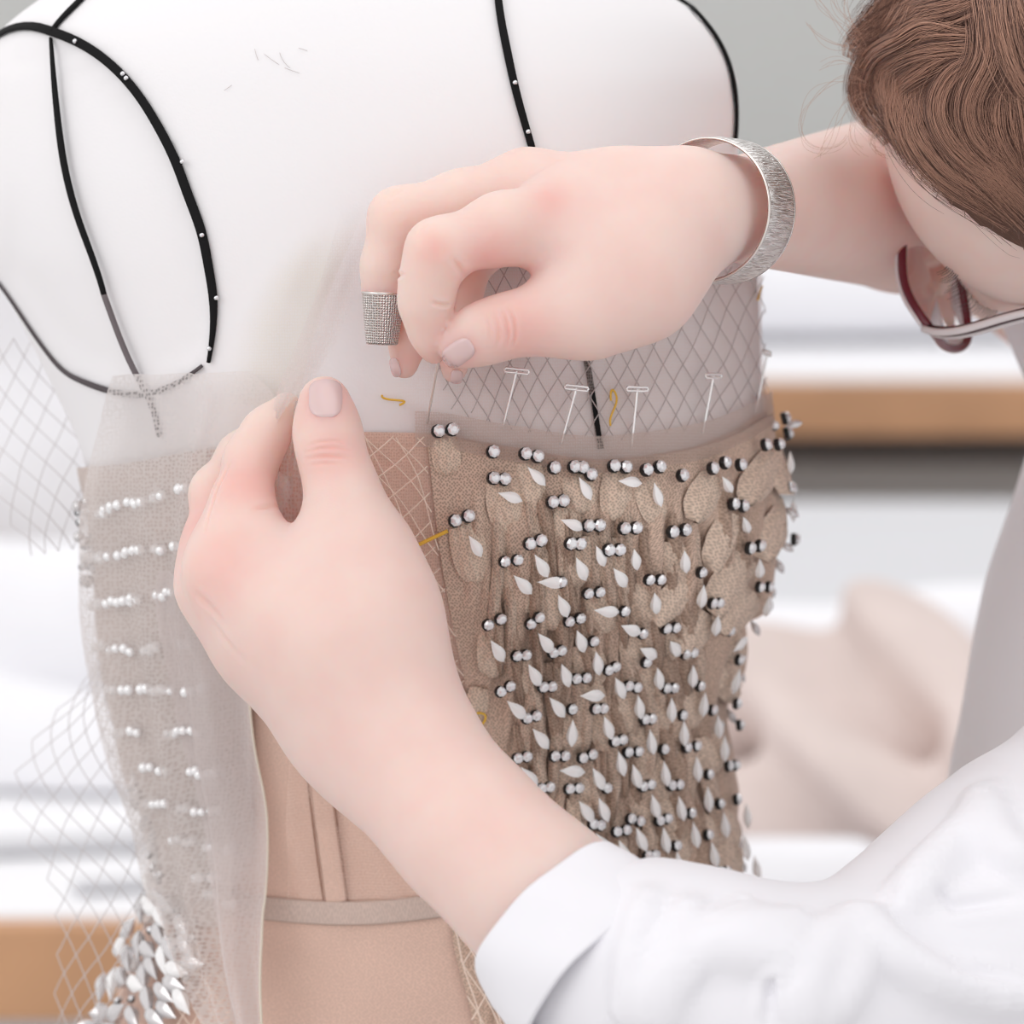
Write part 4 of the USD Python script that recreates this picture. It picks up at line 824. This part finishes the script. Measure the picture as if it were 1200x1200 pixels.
# the fold held up by the hand
def sheet(name, A, B, ddA, ddB, m, n=50, k=24, ripple=1.5, label=None, dens=None, form_off=None):
    A, B = spline(A, n), spline(B, n); u = np.linspace(0, 1, k)[None, :, None]; q = A[:, None] * (1 - u) + B[:, None] * u
    da = np.interp(np.linspace(0, 1, n), np.linspace(0, 1, len(ddA)), ddA)[:, None]; dB = np.interp(np.linspace(0, 1, n), np.linspace(0, 1, len(ddB)), ddB)[:, None]
    dd = da * (1 - u[..., 0]) + dB * u[..., 0] + ripple * np.sin(u[..., 0] * 14 + np.linspace(0, 2, n)[:, None])
    g_ = P(q[..., 0], q[..., 1], dd) if form_off is None else S(q[..., 0], q[..., 1], form_off(u[..., 0] + 0 * q[..., 0], np.linspace(0, 1, n)[:, None]) + .0003 * ripple * np.sin(u[..., 0] * 14 + np.linspace(0, 2, n)[:, None]))
    v, f = grid_mesh(g_); obj(name, (W(v), f), m, drape, uv=q.reshape(-1, 2) * .31, label=label, fl=None if dens is None else {'cover': dens(q[..., 0], q[..., 1], u[..., 0] + 0 * q[..., 0], np.linspace(0, 1, n)[:, None] + 0 * q[..., 0]).ravel()})
sheet('raised_fold', [(404, 232), (386, 300), (368, 360), (352, 420), (345, 470), (346, 492)], [(470, 236), (436, 300), (412, 370), (390, 425), (362, 470), (352, 492)], [-14, -16, -20, -26, -31, -33], [-18, -20, -24, -28, -33, -34], M_fold_f, form_off=lambda u, s: .0045 + .024 * smoothstep(.35, 1, s) + .003 * u, dens=lambda x, y, u, s: smoothstep(0, .45, s) * smoothstep(0, .25, 1 - u) * (.55 + .45 * smoothstep(.0, .3, u)), label='sheer fold drawn up from the fingers')
sheet('pinched_fold', [(346, 470), (338, 510), (328, 550), (322, 590), (324, 630), (330, 660)], [(352, 470), (356, 520), (362, 570), (372, 600), (384, 630), (392, 660)], [-33, -32, -28, -22, -18, -14], [-34, -34, -30, -24, -20, -16], M_veil, label='tulle gathered below the fingertips')
sheet('upper_layer', [(262, 470), (268, 400), (300, 330), (350, 260)], [(352, 480), (368, 400), (396, 320), (430, 240)], [2, -2, -6, -8], [-24, -20, -16, -14], M_haze, form_off=lambda u, s: .0030 + 0 * u * s, dens=lambda x, y, u, s: smoothstep(0, .5, u) * smoothstep(0, .35, 1 - s), label='faint sheer layer over the form')

# ------------------------------------------------------------------ wide diamond net standing off at the left
nb = W(P(100, 1200, 110)); nett = thing('net_veil', 'wide diamond-mesh net flaring out behind the left side of the bodice', 'net', nb)
def flap(Lc, Rc, nu, nv, dd0, bulge, label, r=.00019):
    Lc, Rc = spline(Lc, 60), spline(Rc, 60)
    def at(u, v):
        v = np.clip(v, 0, 1); i = v * 59; a = np.stack([np.interp(i, np.arange(60), Lc[:, k]) for k in (0, 1)], -1); b = np.stack([np.interp(i, np.arange(60), Rc[:, k]) for k in (0, 1)], -1)
        q = a * (1 - u)[..., None] + b * u[..., None]; wv = meshkit.noise(np.stack([q[..., 0] / 30, q[..., 1] / 30, 0 * v], -1), 3) - .5
        return P(q[..., 0] + 3 * wv, q[..., 1] + 3 * wv, dd0 - bulge * np.sin(np.pi * u) + 8 * np.sin(6 * v))
    ls = []
    for k in range(-nv, nu + nv):
        for sg in (1, -1):
            t = np.linspace(0, 1, nv * 5 + 1); u = (k + (t * nv if sg > 0 else -t * nv) + (0 if sg > 0 else nv)) / nu - (0.0)
            ok = (u >= 0) & (u <= 1)
            if ok.sum() > 3: ls.append(tube(W(at(u[ok], t[ok])), r, 4, cap=False))
    obj('net_flap', join(*ls), M_net_w, nett, kind='stuff', label=label)
flap([(-30, 395), (-30, 520), (-12, 570), (38, 652)], [(62, 398), (82, 470), (102, 552), (100, 640)], 4, 6, 105, 10, 'upper flap of net behind the shoulder')
flap([(118, 758), (70, 830), (15, 915), (16, 945), (58, 1040), (66, 1110), (70, 1250)], [(134, 760), (142, 830), (158, 900), (176, 960), (196, 1040), (192, 1110), (150, 1250)], 5, 12, 108, 12, 'lower flap of net beside the hip')

# ------------------------------------------------------------------ pins
def wire(p, r): return tube(np.asarray(p), r, 8)
for hx, hy, bx, by, tl, lab in [(601, 433, 588, 502, 7, 'steel T-pin nearest the pinching fingers'), (668, 454, 656, 522, 7, 'steel T-pin just before the middle tape, leaning left'), (735, 457, 738, 525, 0, 'upright steel T-pin just past the middle tape'), (818, 441, 820, 508, 0, 'upright steel T-pin over the round part of the bodice'), (877, 414, 881, 484, 2, 'steel T-pin closest to the far side edge of the form')]:
    a, b = S(hx, hy, .0075), S(bx, by, .0015); t = thing('t_pin', lab, 'pin', W(b), None)
    obj('shaft', wire(W(spline([a, (a + b) / 2, b], 8)), .00050), M_pin, t)
    d = np.array([math.cos(math.radians(tl)), 0, -math.sin(math.radians(tl))]); nrm = SN(hx, hy); d = d - nrm * (d @ nrm); d /= np.linalg.norm(d); up = np.cross(nrm, d); h = RR(14); w2 = .0007
    loop = [a + d * h * sx + up * w2 * sy for sx, sy in ((0, -1), (-.95, -1), (-1.03, 0), (-.95, 1), (0, 1), (.95, 1), (1.03, 0), (.95, -1), (0.05, -1))]
    obj('crossbar', wire(W(np.array(loop)), .00050), M_pin, t)
t = thing('straight_pin', 'slim steel pin held between index finger and thumb', 'pin', W(S(500, 496, .002)))
obj('shaft', wire(W(spline([P(515, 415, -66), P(507, 460, -40), S(500, 497, .002)], 8)), .00050), M_pin, t)
# ------------------------------------------------------------------ worn things: thimble, bracelet, glasses, hair
M_thim = usdkit.material(stage, LK + 'dimpled_silver', {'tc': ('texture_coordinate', {}), 'v': ('voronoi_texture', {'dimensions': '2D', 'feature': 'f1', 'scale': 1.15, 'randomness': 0.25}), 'b': ('bump', {'strength': 1.0, 'distance': 0.0007}),
    'r': ('rgb_ramp', {'ramp': [(0.1, lin(150, 142, 140)), (0.5, lin(226, 220, 216))]}), 'p': ('principled_bsdf', {'metallic': 0.85, 'roughness': 0.34})}, [('tc.UV', 'v.vector'), ('v.distance', 'b.height'), ('v.distance', 'r.fac'), ('r.color', 'p.base_color'), ('b.normal', 'p.normal')], surface='p.BSDF')
M_sil2 = plain('silver_edge', (222, 216, 212), 0.25, metallic=1.0)
a, b = P(449.5, 343, -45), P(447.5, 404, -43.5); ax = (b - a) / np.linalg.norm(b - a); e1 = np.cross(ax, [0, 1.0, 0]); e1 /= np.linalg.norm(e1); e2 = np.cross(ax, e1); ln = np.linalg.norm(b - a)
th = np.linspace(0, 2 * np.pi, 49)
def turned(prof): return np.stack([a + ax * z * ln + (np.cos(th)[:, None] * e1 + np.sin(th)[:, None] * e2) * RR(r) for r, z in prof])
thim = thing('thimble', 'dimpled silver thimble on the middle fingertip', 'thimble', W(b))
prof = [(24.2, .03), (23.4, .2), (21.8, .45), (20.2, .7), (18.6, .93), (17.8, .985), (15.5, 1.0), (0.5, 1.0)]
g = turned(prof); v, f = grid_mesh(g); zz = np.array([z for _, z in prof]); uvm = np.stack(np.meshgrid(zz * ln * 1000, th * 6.6, indexing='ij'), -1).reshape(-1, 2)
obj('cap', (W(v), f), M_thim, thim, uv=uvm, smooth=True)
g = turned([(23.4, .05), (24.6, .035), (25.0, .01), (24.6, -.015), (23.0, -.02), (22.4, .0), (22.4, .03)]); v, f = grid_mesh(g); obj('rim', (W(v), f), M_sil2, thim)

M_band2 = usdkit.material(stage, LK + 'ribbed_silver', {'tc': ('texture_coordinate', {}), 'm': ('mapping', {'scale': (1.0, 0.12, 1.0)}), 'n': ('noise_texture', {'dimensions': '2D', 'scale': 1.5, 'detail': 3.0, 'distortion': 0.6}), 'b': ('bump', {'strength': 0.9, 'distance': 0.0008}),
    'r': ('rgb_ramp', {'ramp': [(0.38, lin(206, 201, 198)), (0.55, lin(246, 244, 242))]}), 'p': ('principled_bsdf', {'metallic': 0.9, 'roughness': 0.26})},
    [('tc.UV', 'm.vector'), ('m.vector', 'n.vector'), ('n.fac', 'b.height'), ('n.fac', 'r.fac'), ('r.color', 'p.base_color'), ('b.normal', 'p.normal')], surface='p.BSDF')
bc = P(841, 247, -30); ba = np.array([.60, .80, .03]); ba /= np.linalg.norm(ba); bn = np.cross(ba, [0, 0, 1.0]); bn /= np.linalg.norm(bn)
if bn[1] > 0: bn = -bn
bz = np.cross(bn, ba); bz = bz if bz[2] > 0 else -bz
ph = np.radians(np.linspace(-128, 136, 120)); ring_c = lambda r, w: bc + ba * w + np.cos(ph)[:, None] * bn * (0.0262 + r) + np.sin(ph)[:, None] * bz * (0.0246 + r)
brace = thing('bracelet', 'ribbed silver cuff bracelet on the raised wrist', 'bracelet', W(bc))
sec = [(.0010, -.0080), (.0014, -.004), (.0014, .004), (.0010, .0080), (0, .0082), (-.0002, 0), (0, -.0082)]
g = np.stack([ring_c(r, w) for r, w in sec], 1); v, f = grid_mesh(g, close_v=True); uvm = np.stack([np.repeat(ph * 25, len(sec)), np.tile([w * 1000 for _, w in sec], len(ph))], 1)
obj('band', (W(v), f), M_band2, brace, uv=uvm, smooth=40)
for w in (-.0081, .0081): obj('edge', tube(W(ring_c(.0006, w)), .00055, 8), M_sil2, brace)

# glasses
M_burg = plain('burgundy_acetate', (104, 22, 42), 0.22, coat_weight=0.5); M_dkb = plain('dark_burgundy', (52, 16, 30), 0.25, coat_weight=0.5); M_whp = plain('white_acetate', (226, 220, 222), 0.25, coat_weight=0.4)
M_lens = usdkit.material(stage, LK + 'lens_glass', {'f': ('fresnel', {'IOR': 1.45}), 't': ('transparent_bsdf', {'color': (.97, .97, .97)}), 'g': ('glossy_bsdf', {'roughness': 0.02, 'color': (1, 1, 1)}), 'm': ('mix_closure', {})}, [('f.fac', 'm.fac'), ('t.BSDF', 'm.closure1'), ('g.BSDF', 'm.closure2')], surface='m.closure')
def Gd(f, l, u): return Hd(f, l, u) + np.array([-.0058, 0, -.0012])
gl = thing('eyeglasses', 'burgundy and white framed eyeglasses low on the face', 'glasses', W(Gd(90, 0, 0)))
rimp = np.array([(84, 58, 23), (90, 45, 24), (92, 28, 22), (91, 14, 17), (93, 9, 3), (96, 18, -20), (99, 34, -27), (99, 52, -26), (95, 60, -5), (87, 60, 14), (84, 58, 23)], float)
def closed(p, n):
    t = np.r_[0, np.cumsum(np.linalg.norm(np.diff(p, axis=0), axis=1))]; return CubicSpline(t, p, bc_type='periodic')(np.linspace(0, t[-1], n))
for s in (1, -1):
    rp = closed(rimp * [1, 1, 1], 97) * [1, s, 1]; fr = Gd(rp[:, 0], rp[:, 1], rp[:, 2])
    obj('rim', tube(W(fr), .0018, 10, cap=False), M_burg, gl)
    o = rp[:34]; fo = Gd(o[:, 0] + 1.7, o[:, 1] + .0 * s, o[:, 2] + 1.2); obj('brow_trim', tube(W(fo), .0009, 8), M_whp, gl, label='white outer edge of the brow line')
    c = Gd(*rp.mean(0)); n = len(fr); obj('lens', (W(np.vstack([fr[:-1], c])), np.array([[i, (i + 1) % (n - 1), n - 1] for i in range(n - 1)])), M_lens, gl)
    tp = spline([(85, s * 59, 22), (76, s * 63, 23), (50, s * 65, 23), (10, s * 70, 22), (-12, s * 74, 14), (-30, s * 72, -12)], 50)
    obj('temple', tube(W(Gd(tp[:, 0], tp[:, 1], tp[:, 2])), .0021, 10, flat=1.0), M_dkb, gl)
    obj('temple_trim', tube(W(Gd(tp[:34, 0], tp[:34, 1] + s * .6, tp[:34, 2] + 2.6)), .0014, 8), M_whp, gl, label='white upper layer of the temple arm')
    obj('temple_trim', tube(W(Gd(tp[:22, 0], tp[:22, 1] + s * 1.6, tp[:22, 2] - 2.4)), .0010, 8), M_whp, gl, label='thin white line under the temple arm')
    np_ = spline([(91, s * 12, -2), (88, s * 12, -5), (87, s * 11, -10)], 8); obj('nose_pad', tube(W(Gd(np_[:, 0], np_[:, 1], np_[:, 2])), .0016, 8), M_lens, gl)
br = spline([(91, 12, 14), (94, 0, 15), (91, -12, 14)], 16); obj('bridge', tube(W(Gd(br[:, 0], br[:, 1], br[:, 2])), .0016, 8), M_burg, gl)

# hair: strand curves following locks
HAIRC = np.array([-5.0, 0, 12]); HRAD = np.array([92.0, 78, 91])
def hair_at(px, py, h):
    """Point h mm above the hair cap where the ray through a pixel meets it (nearest point where it misses)."""
    r = P(px, py, 0); r = r / np.linalg.norm(r, axis=-1, keepdims=True); o = (-(HC) * 1000) @ HAX.T - HAIRC; d = r @ HAX.T
    R = HRAD + np.asarray(h, float)[..., None]; oo, dd = o / R, d / R
    A = (dd ** 2).sum(-1); B = (oo * dd).sum(-1); C = (oo ** 2).sum(-1) - 1; disc = B * B - A * C
    t = (-B - np.sqrt(np.maximum(disc, 0))) / A
    return (r * t[..., None]) / 1000.0
hr = np.random.RandomState(21)
def hair_mat(name, rgb): return usdkit.material(stage, LK + name, {'p': ('principled_bsdf', {'base_color': lin(*rgb), 'roughness': 0.42, 'specular_ior_level': 0.45, 'sheen_weight': 0.05})}, surface='p.BSDF')
M_hair = hair_mat('brown_hair', (108, 76, 65)); M_hair_l = hair_mat('light_brown_hair', (178, 135, 114))
M_root = plain('hair_mass', (92, 66, 54), 0.7, vary=0.25, vscale=160)
# cap under the strands
n1, n2 = 80, 120; TH, PH = np.meshgrid(np.linspace(0.01, 2.3, n1), np.linspace(0, 2 * np.pi, n2), indexing='ij')
dv = np.stack([np.sin(TH) * np.cos(PH), np.sin(TH) * np.sin(PH), np.cos(TH)], -1)
def hairline(d):
    f_, l_, u_ = d[..., 0], np.abs(d[..., 1]), d[..., 2]
    lim = np.where(f_ > 0, 0.40 + 0.36 * f_ - 0.85 * np.clip(l_ - .35, 0, 1) * (1 - .35 * f_), -0.5)
    lim = np.where(f_ > 0, lim, np.minimum(0.40 - 0.85 * np.clip(l_ - .35, 0, 1), 0.4) + 1.2 * f_)
    return u_ - lim
FACE = shapely.Polygon([(1026, 132), (1040, 160), (1062, 196), (1084, 216), (1112, 240), (1150, 266), (1200, 296), (1270, 330), (1270, 480), (1000, 480), (990, 132)])
def bare(p):
    return shapely.contains_xy(FACE, p[..., 0] * FPX / p[..., 1] + 600, -p[..., 2] * FPX / p[..., 1] + 600) & (p[..., 1] < HC[1] + .09)   # forehead and temple stay free of hair
q = HAIRC + dv * (HRAD - 3); v, f = grid_mesh(Hd(q[..., 0], q[..., 1], q[..., 2])); keep = (hairline(dv).ravel()[f] > 0).all(1) & ~bare(Hd(q[..., 0], q[..., 1], q[..., 2])).ravel()[f].any(1)
obj('hair_mass', (W(v), f[keep]), M_root, person, label='dense brown under-layer of the hair')
LOCKS = [  # guide through the picture, strand count, spread px, lift mm
    ([(1150, 30), (1112, 34), (1080, 30), (1050, 46), (1024, 60), (1008, 82), (1003, 104), (1008, 126), (1022, 146), (1040, 168)], 130, 9, 9),
    ([(1160, 52), (1114, 52), (1072, 58), (1040, 72), (1022, 88), (1020, 108)], 160, 14, 7),
    ([(1166, 46), (1152, 70), (1120, 86), (1106, 104), (1100, 126), (1108, 154), (1130, 182), (1164, 204), (1205, 216)], 190, 12, 8),
    ([(1140, 56), (1100, 68), (1072, 84), (1050, 100), (1036, 118)], 150, 13, 6),
    ([(1148, -20), (1158, 40), (1154, 76), (1140, 104), (1134, 134), (1144, 164), (1170, 190), (1215, 220)], 220, 18, 9),
    ([(1172, -20), (1178, 40), (1192, 84), (1216, 120), (1250, 150)], 200, 18, 9),
    ([(1180, 70), (1172, 110), (1170, 150), (1186, 186), (1220, 222)], 220, 20, 7),
    ([(1060, -20), (1034, 20), (1010, 44), (994, 50)], 130, 18, 8),
    ([(1110, -20), (1080, 10), (1050, 30), (1016, 52), (1002, 72)], 200, 20, 7),
    ([(1150, -10), (1120, 4), (1084, 12), (1050, 24), (1020, 40)], 180, 18, 7),
    ([(1112, 140), (1124, 168), (1150, 196), (1182, 222), (1212, 250)], 160, 14, 5),
    ([(1100, 100), (1080, 118), (1070, 140), (1080, 170), (1104, 200), (1140, 226), (1190, 262)], 170, 14, 4),
    ([(1070, 84), (1050, 108), (1046, 134), (1058, 166), (1080, 192)], 110, 10, 3),
    ([(1196, 60), (1206, 110), (1216, 170), (1230, 240)], 200, 26, 8),
    ([(1120, 110), (1130, 150), (1156, 190), (1200, 240), (1230, 280)], 160, 22, 5),
    ([(1090, 60), (1076, 100), (1084, 140), (1110, 180), (1150, 220)], 180, 24, 3),
    ([(1070, 30), (1042, 62), (1030, 92), (1032, 118), (1046, 142)], 200, 15, 4), ([(1090, 40), (1058, 70), (1044, 100), (1050, 130), (1066, 160)], 170, 16, 3),
    ([(1200, -30), (1230, 40), (1270, 90), (1330, 130)], 200, 40, 8)]
def strand(guide, k, spread, lift, out, wd, wbase=.00008):
    gpt = spline(guide, 22); t = np.linspace(0, 1, 22); dx = np.gradient(gpt, axis=0); dx /= np.linalg.norm(dx, axis=1, keepdims=True); nn = np.stack([-dx[:, 1], dx[:, 0]], 1)
    for _ in range(k):
        u = hr.normal(); h = lift * (hr.rand() ** .7) + 1.0; env = 0.45 + 0.75 * np.sin(np.pi * (0.15 + .85 * t)) ** .5 * (0.6 + .4 * hr.rand()) + .5 * t * hr.rand()
        w1, w2, p1, p2 = hr.normal(0, 1.8), hr.normal(0, .9), hr.rand() * 6, hr.rand() * 6
        q = gpt + nn * (spread * .55 * u * env + w1 * np.sin(5 * t + p1) + w2 * np.sin(13 * t + p2))[:, None]
        a, b = sorted(hr.rand(2)); i0 = int(a * 7); i1 = 22 - int((1 - b) * 9)
        hh = h * np.sin(np.pi * (.12 + .8 * t)) + 1.5
        p = hair_at(q[:, 0], q[:, 1], hh)[i0:i1]
        if len(p) < 5 or np.linalg.norm(np.diff(p, axis=0), axis=1).max() > .02: continue
        out.append(W(p)); wd.append(wbase * np.linspace(1, .45, len(p)) * 2 * (.7 + .5 * hr.rand()))
dark, light, wdk, wlt = [], [], [], []
for i, (gd, k, sp, lf) in enumerate(LOCKS):
    strand(gd, int(k * 2.2), sp * 1.15, lf, dark, wdk); strand(gd, int(k * 1.3), sp, lf + 1, light, wlt)
# the rest of the head, away from us: strands radiating from the crown
wv = np.array([-.45, 0, .89]); w1 = np.array([.89, 0, .45]); w2 = np.array([0, 1.0, 0])
for _ in range(3600):
    phi = hr.rand() * 2 * np.pi; a0 = hr.rand() * 1.5; a = np.linspace(a0, a0 + .55 + .5 * hr.rand(), 14); ph2 = phi + .35 * a + .06 * np.sin(6 * a + hr.rand() * 6)
    d = np.cos(a)[:, None] * wv + np.sin(a)[:, None] * (np.cos(ph2)[:, None] * w1 + np.sin(ph2)[:, None] * w2)
    okk = hairline(d) > -.06; n = len(a) if okk.all() else int(np.argmin(okk))
    n = min(n, int(22 * hr.rand() + 3))
    if n < 4 or bare(Hd(*(HAIRC + d[:n] * HRAD).T)).any(): continue
    q = HAIRC + d[:n] * (HRAD + (1.0 + 5 * hr.rand() * np.sin(np.linspace(.2, 3, n)))[:, None]); (dark if hr.rand() < .75 else light).append(W(Hd(q[:, 0], q[:, 1], q[:, 2]))); (wdk if len(wdk) < len(dark) else wlt).append(np.full(n, .00022))
# fly-away hairs
for gd in [[(1010, 60), (985, 30), (965, 10), (950, -10)], [(1012, 100), (980, 96), (955, 110), (938, 140), (946, 170), (968, 176), (990, 160)], [(1016, 120), (1000, 140), (996, 160), (1010, 180)], [(1020, 130), (1026, 150), (1020, 170), (1030, 182)], [(1002, 30), (980, 10), (975, -20)], [(1006, 80), (984, 70), (962, 78)], [(1010, 110), (990, 130), (975, 160), (960, 182)], [(1030, 150), (1020, 165), (1028, 178), (1042, 186)], [(1000, 56), (970, 50), (946, 30)], [(1010, 46), (992, 20), (990, -12)]]:
    for _ in range(4):
        q = spline(np.array(gd) + hr.normal(0, 3.5, (len(gd), 2)), 18); dd = np.asarray(hair_at(np.array([1040.0]), np.array([90.0]), np.array([4.0])))[0, 1] * 1000 - 1200
        light.append(W(P(q[:, 0], q[:, 1], dd))); wlt.append(np.full(18, .00009))
curves('hair', dark, np.concatenate(wdk), M_hair, person, kind='stuff', label='brown wavy hair')
curves('hair_highlight', light, np.concatenate(wlt), M_hair_l, person, kind='stuff', label='lighter brown strands')
